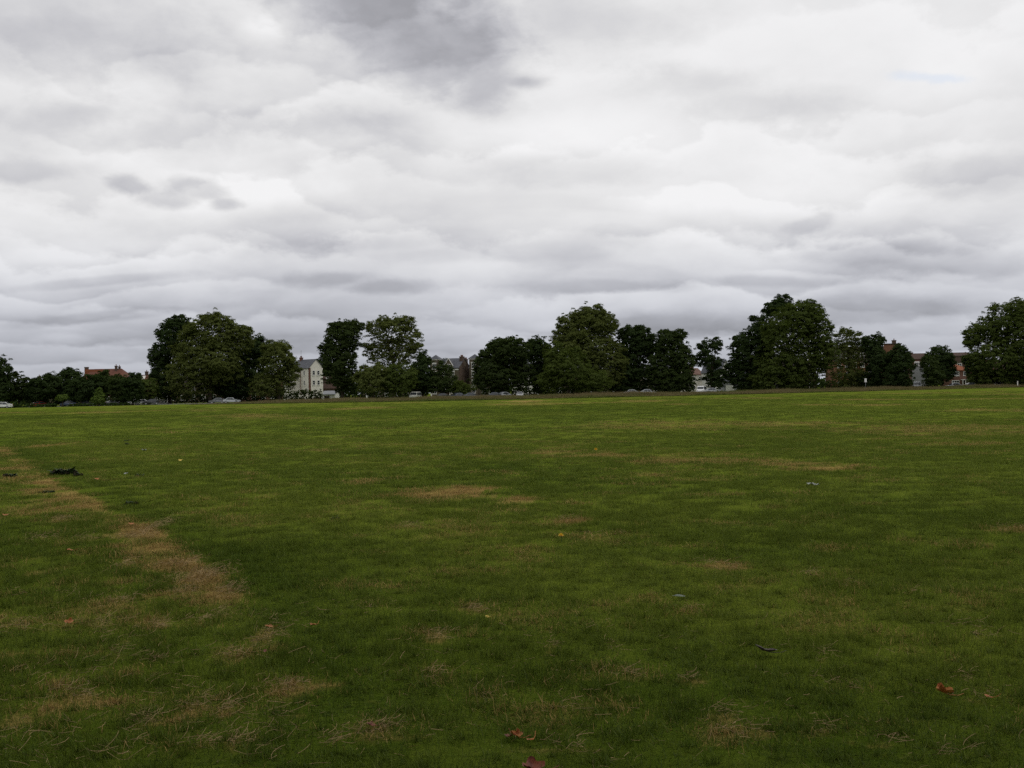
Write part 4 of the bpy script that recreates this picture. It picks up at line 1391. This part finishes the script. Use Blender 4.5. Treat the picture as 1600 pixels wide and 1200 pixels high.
# right of the middle clump
Y = 330
he, hr = zat(1088, 585, Y), zat(1088, 575.5, Y)
o, rf = house('red_roofed_house', 'small house with a red pitched roof right of the middle clump', 1079, Y, R(25), 5.2, 7, he, hr, 'x', 'cream', 'faded_tile')
chimney(rf, 3.2, 3.5, hr - 0.5, zat(1090, 573, Y), 0.7, 0.7, 'red_brick', 1)
for x in (1.3, 3.8):
    window(o, x, 0.0, he - 2.0, 1.1, 1.3); window(o, x, 0.0, 1.0, 1.1, 1.3)
Y = 306
o, rf = house('garage', 'pale grey garage with slate roof beside the open small tree', 1131, Y, R(8), 6.2, 5, zat(1140, 596, Y), zat(1140, 589, Y), 'x', 'grey_render', 'slate', cat='garage')
MB().box(0.6, 3.2, -0.05, -0.003, 0.0, 2.1).build('door', M['white'], o)
Y = 322
o, rf = house('white_house', 'white gabled wall glimpsed behind the open small tree', 1127, Y, R(38), 4.6, 8, zat(1134, 580, Y), zat(1136, 562, Y), 'y', 'white', 'slate')
window(o, 1.5, 0.0, 4.2, 0.9, 1.3); window(o, 3.2, 0.0, 4.2, 0.9, 1.3)
# dark brick house
Y = 314
he, hr = zat(1395, 556, Y), zat(1395, 537.5, Y)
o, rf = house('dark_roofed_house', 'tall orange brick house with dark roof behind the pointed tree', 1304, Y, 0, 21.0, 9, he - 1.2, hr - 0.6, 'x', 'orange_brick', 'dark_tile')
MB().box(15.3, 20.4, -0.7, -0.003, -0.3, zat(1390, 538.2, Y)).build('gable', M['orange_brick'], o)
MB().box(15.1, 20.6, -0.9, 0.6, zat(1390, 538.2, Y) + 0.003, zat(1390, 536.8, Y)).build('parapet', M['dark_tile'], o)
chimney(rf, 20.0, 4.0, he - 1, zat(1405, 530.5, Y), 1.0, 1.0, 'brown_brick', 1)
for i in range(6):
    for fl in range(4):
        window(o, 1.6 + i * 2.35, 0.0, 1.0 + fl * 2.9, 1.2, 1.6)
for fl in range(4):
    window(o, 17.9, -0.7, 1.0 + fl * 2.9, 1.4, 1.6)
# houses right
Y = 322
he, hr = zat(1436, 561, Y), zat(1432, 552.5, Y)
o, rf = house('gabled_house', 'red gabled house with white upper wall right of the pointed tree', 1424, Y, R(-10), 5.2, 8, he, hr, 'x', 'red_brick', 'brown_tile')
MB().box(1.0, 4.9, -0.2, -0.003, he - 2.4, he - 0.7).build('upper_wall', M['white'], o)
MB().box(0.1, 5.0, -2.4, -0.21, -0.2, he - 2.5).build('extension', M['grey_render'], o)
chimney(rf, 1.0, 4.0, hr - 0.6, zat(1430, 550, Y), 0.8, 0.8, 'brown_brick', 0)
for x in (1.7, 3.6):
    window(o, x, -0.2, he - 2.2, 1.2, 1.2)
Y = 345
he, hr = zat(1500, 556, Y), zat(1500, 551, Y)
o, rf = house('flat_block', 'brown roofed dull brick block standing behind the orange-roofed houses', 1485, Y, 0, 7.6, 7, he, hr, 'x', 'stock', 'brown_tile', cat='building')
MB().box(-0.08, 7.68, -0.1, -0.003, he - 1.9, he - 0.35).build('fascia', M['brown_brick'], o)
for x in (1.0, 3.2, 5.6):
    window(o, x, 0.0, he - 3.9, 1.5, 1.4); window(o, x, 0.0, he - 7.0, 1.5, 1.4)
Y = 308
he, hr = zat(1500, 578.5, Y), zat(1502, 569.5, Y)


def semi(label, px, rz, w):
    o, rf = house('semi_detached_house', label, px, Y, rz, w, 7.5, he, hr, 'x', 'red_brick', 'orange_tile', 'orange-roofed brick houses', hip=True, inset=2.6)
    chimney(rf, w - 0.7, 3.4, he + 0.6, hr + 1.0, 0.8, 0.8, 'brown_brick', 2)
    # two storey bay
    for fl, z in enumerate((0.9, 3.6)):
        window(o, 1.7, -0.004, z, 2.2, 1.35, 'front', 'white', 2)
    window(o, w - 1.5, 0.0, 3.6, 1.4, 1.25, 'front', 'white', 1)
    p = MB().box(w - 3.0, w - 0.3, -1.7, -0.05, 2.3, 2.5)
    for x in (w - 2.9, w - 2.1, w - 1.3, w - 0.5):
        p.box(x - 0.09, x + 0.09, -1.6, -1.42, 0, 2.297)
    p.build('porch', M['white'], o)
    door(o, w - 1.7, 0.0)
    return o, rf


semi('left of the orange-roofed brick pair, beside the round dark tree', 1484, R(-4), 6.2)
semi('right of the orange-roofed brick pair, partly behind the edge plane', 1516, R(-4), 6.6)


# ------------------------------------------------------------------ cars
def car_parts(kind):
    """side outline x (front to the left), z; cabin narrower than the body"""
    if kind == 'car':
        body = [(-2.05, 0.28), (-2.1, 0.55), (-2.0, 0.72), (-1.05, 0.88), (-0.45, 1.36), (0.1, 1.45), (0.85, 1.42), (1.55, 1.0), (2.0, 0.93), (2.08, 0.6), (2.02, 0.28)]
        belt, hw, hr_ = 0.92, 0.86, 0.60
        wins = [[(-0.82, 0.93), (-0.38, 1.31), (0.12, 1.38), (0.12, 0.93)], [(0.2, 0.93), (0.2, 1.38), (0.78, 1.35), (1.3, 1.0), (1.3, 0.93)]]
        screens = [((-0.98, 0.93), (-0.50, 1.33)), ((1.47, 1.06), (0.92, 1.39))]
        wh = (-1.28, 1.27)
    else:
        body = [(-2.4, 0.3), (-2.45, 0.8), (-2.3, 1.02), (-1.85, 1.12), (-1.35, 1.82), (-1.1, 1.98), (2.2, 2.0), (2.35, 1.85), (2.4, 0.6), (2.38, 0.3)]
        belt, hw, hr_ = 1.15, 0.94, 0.82
        wins = [[(-1.62, 1.15), (-1.22, 1.72), (-0.5, 1.76), (-0.5, 1.15)], [(-0.35, 1.15), (-0.35, 1.76), (0.75, 1.76), (0.75, 1.15)], [(0.95, 1.15), (0.95, 1.76), (2.1, 1.76), (2.1, 1.15)]]
        screens = [((-1.8, 1.16), (-1.38, 1.77)), ((2.372, 1.2), (2.352, 1.75))]
        wh = (-1.55, 1.5)

    def half(z):
        if z <= belt: return hw - (0.06 if z < 0.4 else 0)
        top = max(p[1] for p in body)
        return hw - 0.03 + (hr_ - hw) * (z - belt) / (top - belt)
    mb = MB()
    n_ = len(body)
    vs = [(x, -half(z), z) for x, z in body] + [(x, half(z), z) for x, z in body]
    # shoulder line at the belt keeps the sides flat below it
    mb.add(vs, [tuple(range(n_)), tuple(range(2 * n_ - 1, n_ - 1, -1))] + [((i + 1) % n_, i, i + n_, (i + 1) % n_ + n_) for i in range(n_)])
    bme = mb.mesh('body')
    gl = MB()
    for poly in wins:
        for sg in (-1, 1):
            pts = [(x, sg * (half(z) + 0.015), z) for x, z in poly] + [(x, sg * (half(z) - 0.02), z) for x, z in poly]
            k_ = len(poly)
            gl.add(pts, [tuple(range(k_))] + [(i, (i + 1) % k_, (i + 1) % k_ + k_, i + k_) for i in range(k_)])
    for (x0, z0), (x1, z1) in screens:
        s0 = -0.015 if x0 < 0 else 0.015
        a, b = half(z0) - 0.07, half(z1) - 0.07
        gl.add([(x0 + s0, -a, z0 + .012), (x0 + s0, a, z0 + .012), (x1 + s0, b, z1 + .012), (x1 + s0, -b, z1 + .012)], [(0, 1, 2, 3)])
    gme = gl.mesh('windows')
    wr_ = 0.31
    ty = MB().tube([(0, -0.1, 0), (0, -0.09, 0), (0, 0.09, 0), (0, 0.1, 0)], [wr_ - 0.04, wr_, wr_, wr_ - 0.04], 16).mesh('tyre')
    ri = MB().tube([(0, -0.108, 0), (0, 0.108, 0)], 0.19, 12).mesh('rim')
    hl = MB().box(-0.04, 0.04, -0.16, 0.16, -0.07, 0.07).mesh('headlight')
    tl = MB().box(-0.03, 0.03, -0.1, 0.1, -0.1, 0.1).mesh('tail_light')
    fx, bx_ = body[1][0], body[-2][0]
    return bme, gme, ty, ri, hl, tl, wh, hw, fx, bx_, (0.62 if kind == 'car' else 0.85)


_cars = {}


def vehicle(kind, label, px, Y, rz, col, group='vehicles parked along the far road'):
    if kind not in _cars:
        _cars[kind] = car_parts(kind)
    bme, gme, ty, ri, hl, tl, wh, hw, fx, bx_, lz = _cars[kind]
    o = thing('parked_' + kind, label, kind, (xat(px, Y), Y, 0.03), rz, group)
    b = new_obj('body', bme, o, [M['paint']]); b.color = tuple(col) + (1,)
    new_obj('windows', gme, o, [M['glass']])
    for x in wh:
        for sg in (-1, 1):
            w = new_obj('wheel', ty, o, [M['tyre']]); w.location = (x, sg * (hw - 0.10), 0.31)
            new_obj('rim', ri, w, [M['hub']])
    for sg in (-1, 1):
        h_ = new_obj('headlight', hl, o, [M['lamp']]); h_.location = (fx + 0.02, sg * (hw - 0.25), lz)
        t2 = new_obj('tail_light', tl, o, [M['red_lens']]); t2.location = (bx_ - 0.005, sg * (hw - 0.16), lz + 0.1)
    return o


WH, SI, DK, BL, GR, RD = (0.75, 0.75, 0.74), (0.42, 0.44, 0.46), (0.03, 0.032, 0.036), (0.04, 0.055, 0.10), (0.16, 0.17, 0.18), (0.25, 0.02, 0.02)
vehicle('car', 'white car cut off by the left edge under the dark tree', 4, 246, R(8), WH)
vehicle('car', 'dark blue car left of the pale cone-shaped young tree', 108, 262, R(0), BL)
vehicle('car', 'red car seen end-on between the far left trees', 60, 262, R(80), RD)
vehicle('car', 'black car just left of the pale cone-shaped young tree', 132, 263, R(4), DK)
vehicle('car', 'dark grey car right of the pale cone-shaped young tree', 180, 263, R(180), (0.10, 0.105, 0.11))
vehicle('car', 'white car below the narrow very dark tree at left', 207, 263, R(75), WH)
vehicle('car', 'white car second from the small white building with columns', 222, 263, R(0), WH)
vehicle('car', 'dark car beside the small white building with columns', 236, 262, R(20), DK)
vehicle('car', 'grey car parked left below the left clump of trees', 340, 263, R(4), GR)
vehicle('car', 'silver car parked below the left clump of trees', 362, 263, R(180), SI)
vehicle('van', 'cream van parked left of the slate-roofed brick villa', 649, 264, R(78), (0.55, 0.55, 0.50))
vehicle('car', 'black car in front of the left brick villa', 690, 263, R(0), DK)
vehicle('car', 'dark blue car in front of the red party wall', 714, 262, R(35), BL)
vehicle('car', 'dark blue-grey car below the turreted villa', 737, 263, R(180), (0.07, 0.085, 0.12))
vehicle('car', 'navy car at the left foot of the middle clump', 771, 263, R(0), (0.055, 0.07, 0.10))
vehicle('car', 'silver car with only its bonnet showing right of the navy one', 786, 265, R(40), SI)
vehicle('car', 'white car under the gap in the middle clump', 812, 264, R(90), (0.5, 0.5, 0.5))
vehicle('car', 'grey car in shade under the tallest of the middle clump', 985, 266, R(0), SI)
vehicle('car', 'silver car in shade under the right end of the middle clump', 1012, 266, R(180), SI)
vehicle('van', 'white van parked at the right end of the middle clump', 1096, 267, R(70), WH)
vehicle('car', 'silver car beside the white van at the middle clump', 1113, 268, R(180), SI)
vehicle('van', 'silver van between the pointed tree and the green bush-like tree', 1432, 273, R(75), SI)
vehicle('car', 'silver car in front of the left orange-roofed house', 1490, 274, R(4), SI)
vehicle('car', 'dark car in front of the white porch columns', 1519, 274, R(180), DK)
vehicle('car', 'white car parked under the plane at the right edge', 1556, 274, R(6), WH)
# posts and signs
def post(name, label, cat, px, Y, hgt, wd, mat, plate=None):
    o = thing(name, label, cat, (xat(px, Y), Y, 0))
    MB().tube([(0, 0, -0.1), (0, 0, hgt)], wd, 8).build('pole', M[mat], o)
    if plate:
        w_, h_, pm = plate
        MB().box(-w_ / 2, w_ / 2, -wd - 0.05, -wd - 0.01, hgt - h_, hgt + 0.05).build('plate', M[pm], o)
    else:
        MB().tube([(0, 0, hgt), (0, 0, hgt + 0.06), (0, 0, hgt + 0.12)], [wd * 1.3, wd * 1.3, wd * 0.5], 8).build('cap', M[mat], o)
    return o


post('bollard', 'white post on the grass edge below the airy plane', 'post', 573, 250, 1.15, 0.13, 'white')
post('street_sign', 'white sign on a thin pole left of the narrow dark tree', 'sign', 1352.5, 256, 3.0, 0.04, 'metal', (0.55, 0.9, 'white'))
post('bollard', 'white post below the dark round tree near the brick villa', 'post', 674, 252, 1.3, 0.14, 'white')
post('bollard', 'cream post under the plane at the right edge', 'post', 1590, 262, 1.5, 0.13, 'cream')


# ------------------------------------------------------------------ small things lying on the near grass
def gz_(x, y):
    return float(height(x, y))


def fallen_leaf(label, px, py, size, mat, curl=0.6, rz=0.0, tilt=0.2, lift=0.02, lobed=True, seed=0):
    """a lobed dead leaf: blade grid bent round its midrib, stalk of its own"""
    rr = random.Random(seed * 31 + 5)
    x, y = ground_at(px, py)
    n_ = 30
    vs, fs = [(0, 0, 0)], []
    rings_ = 3
    for j in range(1, rings_ + 1):
        for i in range(n_):
            a = 2 * math.pi * i / n_
            if lobed:
                lob = 0.62 + 0.38 * abs(math.cos(2.5 * (a - math.pi / 2))) ** 0.8
                lob *= 1.0 - 0.35 * (0.5 - 0.5 * math.cos(a + math.pi / 2)) ** 4
                lob += rr.uniform(-0.05, 0.05) * (j == rings_)
            else:
                lob = 0.75 + 0.25 * math.cos(2 * (a - math.pi / 2)) + rr.uniform(-0.03, 0.03) * (j == rings_)
            r_ = size * 0.5 * lob * j / rings_
            u, v = r_ * math.cos(a), r_ * math.sin(a)
            # curl across the midrib
            R0 = size / max(curl, 0.05) * 0.5
            ang_ = u / R0
            vs.append((math.sin(ang_) * R0, v, (1 - math.cos(ang_)) * R0 + rr.uniform(-1, 1) * size * 0.03 * j / rings_ + 0.5 * curl * v * v / size))
    for i in range(n_):
        i2 = (i + 1) % n_
        fs.append((0, 1 + i, 1 + i2))
        for j in range(rings_ - 1):
            fs.append((1 + j * n_ + i, 1 + (j + 1) * n_ + i, 1 + (j + 1) * n_ + i2, 1 + j * n_ + i2))
    o = thing('fallen_leaf', label, 'leaf', (x, y, gz_(x, y) + lift), 0, 'dead leaves lying on the lawn')
    o.rotation_euler = (tilt, rr.uniform(-0.15, 0.15), rz)
    MB().add(vs, fs).build('blade', M[mat], o, True)
    s = size
    MB().tube([(0, s * 0.3, 0.001), (0, 0, 0.0015), (0, -s * 0.35, 0.002), (0.01, -s * 0.7, 0.012), (0.03, -s * 0.95, 0.03)], [0.0012, 0.0018, 0.002, 0.0018, 0.0015], 5).build('stalk', M[mat], o)
    return o


fallen_leaf('small curled orange leaf at lower left', 106, 984, 0.085, 'leaf_orange', 1.2, 1.0, 0.3, 0.035, True, 1)
fallen_leaf('bright orange-brown leaf standing curled at lower right', 1472, 1089, 0.115, 'leaf_orange', 1.9, 1.35, 0.35, 0.045, True, 2)
fallen_leaf('small orange leaf scrap right of the curled orange-brown leaf', 1545, 1092, 0.05, 'leaf_orange', 0.7, 0.4, 0.1, 0.03, False, 3)
fallen_leaf('curled orange leaf near the bottom edge centre', 806, 1159, 0.075, 'leaf_orange', 1.9, 0.7, 0.3, 0.03, True, 4)
fallen_leaf('orange leaf scrap right of the curled one near bottom centre', 829, 1169, 0.04, 'leaf_orange', 0.8, 2.0, 0.1, 0.03, False, 5)
fallen_leaf('big red-brown leaf cut off by the bottom edge', 830, 1216, 0.12, 'leaf_red', 1.3, 1.3, 0.2, 0.03, True, 6)
fallen_leaf('orange leaf on the dry strip left of centre', 419, 988, 0.07, 'leaf_orange', 0.8, 0.8, 0.2, 0.03, True, 7)
fallen_leaf('orange leaf right of the one on the dry strip', 489, 986, 0.06, 'leaf_orange', 0.9, 2.2, 0.2, 0.03, True, 8)
fallen_leaf('red leaf scrap below the dry strip', 415, 1030, 0.04, 'leaf_red', 0.8, 0.3, 0.2, 0.03, False, 9)
fallen_leaf('dark red leaf lying left of bottom centre', 578, 1142, 0.055, 'leaf_red', 1.0, 1.0, 0.3, 0.03, True, 10)
fallen_leaf('dark brown dead leaf on the grass right of centre', 1196, 1024, 0.135, 'leaf_brown', 1.5, 1.4, 0.2, 0.035, False, 11)
fallen_leaf('orange speck of a leaf left of the lower mowing edge', 107, 872, 0.09, 'leaf_orange', 0.7, 1.5, 0.2, 0.04, True, 12)
fallen_leaf('orange leaf beside the pale patch of the mowing edge', 205, 827, 0.08, 'leaf_orange', 0.7, 0.5, 0.25, 0.04, True, 13)
fallen_leaf('orange leaf below the dark clump of upturned turf', 151, 754, 0.11, 'leaf_orange', 0.7, 0.9, 0.3, 0.05, True, 14)
fallen_leaf('yellow leaf in the upper left part of the lawn', 282, 723, 0.12, 'leaf_yellow', 0.7, 0.2, 0.4, 0.05, True, 15)
fallen_leaf('reddish leaf at the left edge above the corner', 9, 811, 0.10, 'leaf_orange', 0.7, 0.4, 0.2, 0.04, True, 16)
fallen_leaf('dull yellow leaf right of the lower centre', 762, 971, 0.045, 'leaf_yellow', 0.7, 0.6, 0.2, 0.03, False, 17)
fallen_leaf('dark red leaf at the bottom edge left of centre', 795, 1163, 0.05, 'leaf_red', 1.2, 2.6, 0.2, 0.03, True, 18)


def flower(label, px, py, hgt, rad_):
    x, y = ground_at(px, py)
    o = thing('dandelion', label, 'flower', (x, y, gz_(x, y)))
    MB().tube([(0, 0, 0), (0.005, 0, hgt * 0.5), (0, 0.005, hgt)], 0.003, 6).build('stem', M['stem'], o)
    mb = MB()
    for ring, (n_, el) in enumerate(((14, 0.15), (10, 0.6), (6, 1.1))):
        for k_ in range(n_):
            a = 2 * math.pi * (k_ + ring * .5) / n_
            d_ = Vector((math.cos(a) * math.cos(el), math.sin(a) * math.cos(el), math.sin(el)))
            s_ = Vector((-math.sin(a), math.cos(a), 0)) * rad_ * 0.16
            b_ = Vector((0, 0.005, hgt))
            mb.add([b_ - s_ * .4, b_ + s_ * .4, b_ + d_ * rad_ + s_, b_ + d_ * rad_ - s_], [(0, 1, 2, 3)])
    mb.build('petals', M['yellow'], o)


flower('yellow dandelion in the middle of the lawn', 877, 852, 0.07, 0.034)
flower('yellow dandelion farther off beside the dry line', 931, 707, 0.10, 0.06)


def scrap(name, label, cat, px, py, w, h, mat, rz=0, lift=0.03):
    """a crumpled piece of paper"""
    rr = random.Random(int(px))
    x, y = ground_at(px, py)
    n_ = 6
    vs, fs = [], []
    for j in range(n_):
        for i in range(n_):
            u, v = i / (n_ - 1) - 0.5, j / (n_ - 1) - 0.5
            vs.append((u * w * (1 - 0.3 * abs(v)), v * h, lift + rr.uniform(0, 1) * min(w, h) * 0.35 + 0.25 * w * abs(u)))
    for j in range(n_ - 1):
        for i in range(n_ - 1):
            a = j * n_ + i
            fs.append((a, a + 1, a + 1 + n_, a + n_))
    o = MB().add(vs, fs).build(name, M[mat])
    sm = o.modifiers.new('thickness', 'SOLIDIFY'); sm.thickness = 0.002
    o.location = (x, y, gz_(x, y)); o.rotation_euler = (0, 0, rz)
    tag(o, label, cat, None)
    return o


scrap('paper_scrap', 'left of two small white paper scraps on the right lawn', 'litter', 1265.5, 763, 0.09, 0.13, 'paper')
scrap('paper_scrap', 'right of two small white paper scraps on the right lawn', 'litter', 1272.5, 764, 0.10, 0.13, 'paper', 0.5)
scrap('paper_scrap', 'tiny white paper scrap beside the upper left turf lump', 'litter', 197, 744, 0.07, 0.1, 'paper')
scrap('paper_scrap', 'greyish scrap in the upper left lawn', 'litter', 225, 707, 0.14, 0.22, 'feather', 0.3)


def feather(label, px, py, ln, rz):
    x, y = ground_at(px, py)
    o = thing('feather', label, 'feather', (x, y, gz_(x, y) + 0.035), rz)
    o.rotation_euler = (0.3, 0.15, rz)
    vs, fs = [], []
    n_ = 12
    for i in range(n_ + 1):
        t = i / n_
        w_ = ln * 0.17 * math.sin(math.pi * min(1, t * 0.9 + 0.1)) ** 0.7
        z = 0.25 * ln * (t - t * t)
        vs += [(t * ln - ln / 2, -w_, z - 0.004), (t * ln - ln / 2 - 0.005, 0, z), (t * ln - ln / 2, w_, z - 0.004)]
    for i in range(n_):
        a = i * 3
        fs += [(a, a + 1, a + 4, a + 3), (a + 1, a + 2, a + 5, a + 4)]
    MB().add(vs, fs).build('vane', M['feather'], o)
    MB().tube([(-ln * 0.7, 0, -0.005), (0, 0, ln * 0.065), (ln * 0.45, 0, 0.003)], [0.0018, 0.0015, 0.0006], 5).build('quill', M['paper'], o)


feather('grey-white feather on the grass right of centre', 1063, 939, 0.10, 0.4)


def turf(label, px, py, w, h, seed, group='upturned turf clumps'):
    """lump of dark earth with torn roots and blades"""
    rr = random.Random(seed)
    x, y = ground_at(px, py)
    o = thing('turf_clump', label, 'turf', (x, y, gz_(x, y)), 0, group)
    mb = MB()
    k_ = max(3, int(w / 0.06))
    for i in range(k_):
        cx_ = (i + 0.5) / k_ * w - w / 2 + rr.uniform(-.03, .03)
        r_ = h * rr.uniform(0.14, 0.30)
        cyy = rr.uniform(-.08, .08)
        vs, fs = [], []
        rows = 5
        for j in range(rows):
            ph = math.pi * j / (rows - 1)
            for q_ in range(9):
                a = 2 * math.pi * q_ / 9
                rad_ = r_ * math.sin(ph) * rr.uniform(0.5, 1.5) + 0.002
                vs.append((cx_ + rad_ * 1.3 * math.cos(a), cyy + rad_ * math.sin(a), r_ * 0.9 + r_ * math.cos(ph) * rr.uniform(0.7, 1.3)))
        for j in range(rows - 1):
            for q_ in range(9):
                q2 = (q_ + 1) % 9
                fs.append((j * 9 + q_, (j + 1) * 9 + q_, (j + 1) * 9 + q2, j * 9 + q2))
        mb.add(vs, fs)
    mb.build('earth', M['soil'], o)
    lf = MB()
    peaks = [(rr.uniform(-0.42, 0.42) * w, rr.uniform(0.65, 1.1)) for _ in range(max(2, int(w / 0.12)))]
    for i in range(int(50 + w * 260)):
        pk = rr.choice(peaks)
        bx_, by_ = pk[0] + rr.gauss(0, 0.07 * w + 0.012), rr.gauss(0, .045)
        a = rr.uniform(0, 6.28)
        L = h * pk[1] * rr.uniform(0.35, 1.0)
        s_ = Vector((math.sin(a), -math.cos(a), 0)) * L * rr.uniform(0.10, 0.24)
        up = rr.uniform(0.35, 1.0)
        p0 = Vector((bx_, by_, 0.0)); p1 = p0 + Vector((math.cos(a) * L * .3, math.sin(a) * L * .3, L * up * .65)); p2 = p0 + Vector((math.cos(a) * L * .75, math.sin(a) * L * .75, L * up * rr.uniform(0.5, 1.0)))
        lf.add([p0 - s_ * .4, p0 + s_ * .4, p1 + s_, p1 - s_, p2], [(0, 1, 2, 3), (3, 2, 4)])
    lf.build('weed_leaves', M['weed'], o)


turf('largest dark weedy turf clump at the upper left of the lawn', 101, 744, 0.50, 0.22, 1)
turf('small dark tail of turf right of the largest clump', 122, 746, 0.14, 0.13, 2)
turf('dark strip of turf lump at the left edge', 10, 747, 0.40, 0.13, 3)
turf('low dark turf lump below the largest clump', 72, 772, 0.27, 0.08, 4)
turf('small dark turf lump right of the white paper scrap', 216, 746, 0.14, 0.11, 5)
turf('tiny dark turf lump in the upper left lawn, nearer one', 200, 697, 0.16, 0.12, 6)
turf('tiny dark turf lump in the upper left lawn, farther one', 197, 690, 0.14, 0.10, 7)
turf('small dark tuft in the middle left of the lawn', 527, 817, 0.09, 0.05, 8)
turf('low dark lump on the mowing edge left of centre', 208, 791, 0.20, 0.09, 9)

# cut stalks left by the mower
straw_v, straw_f = [], []


def straws(cx_, cy_, sx, sy, n_, lmin=0.03, lmax=0.11):
    for _ in range(n_):
        x, y = random.gauss(cx_, sx), random.gauss(cy_, sy)
        if y < 3.2: continue
        z = gz_(x, y) + random.uniform(0.012, 0.062)
        a = random.uniform(0, 6.283); L = random.uniform(lmin, lmax); cv = random.gauss(0, 1.8)
        el = random.gauss(0.05, 0.35)
        w_ = random.uniform(0.0004, 0.00095)
        b = len(straw_v)
        for i in range(5):
            t = i / 4
            aa = a + cv * t
            straw_v.append((x, y, z + w_)); straw_v.append((x + math.sin(aa) * w_ * 1.5, y - math.cos(aa) * w_ * 1.5, z - w_))
            x += math.cos(aa) * L / 4; y += math.sin(aa) * L / 4
            z = max(gz_(x, y) + 0.006, z + math.sin(el) * L / 4)
        for i in range(4):
            straw_f.append((b + 2 * i, b + 2 * i + 1, b + 2 * i + 3, b + 2 * i + 2))


for (cx_, cy_, sx, sy, st) in DRYG:
    if cy_ < 14:
        nn_ = int(min(520, 30 + 3600 * sx * sy * st)) if cx_ < -0.2 else int(min(220, 20 + 1000 * sx * sy * st))
        straws(cx_, cy_, sx * 0.42, sy * 0.42, nn_)
for _ in range(230):
    px_, py_ = random.uniform(-20, 800) ** 1.0, random.uniform(930, 1205)
    if random.random() < 0.8 - px_ / 1000:
        gx_, gy_ = ground_at(px_, py_)
        straws(gx_, gy_, 0.12, 0.12, random.randint(3, 12), 0.04, 0.13)
for _ in range(110):
    gx_, gy_ = ground_at(random.uniform(500, 1620), random.uniform(960, 1205))
    straws(gx_, gy_, 0.15, 0.15, random.randint(1, 5), 0.03, 0.08)
hm = np_mesh('dry_hay', np.array(straw_v), np.array(straw_f))
tag(new_obj('dry_hay', hm, None, [M['straw']]), 'wisps of dry mown grass stalks lying on the near lawn', None, None, 'stuff')
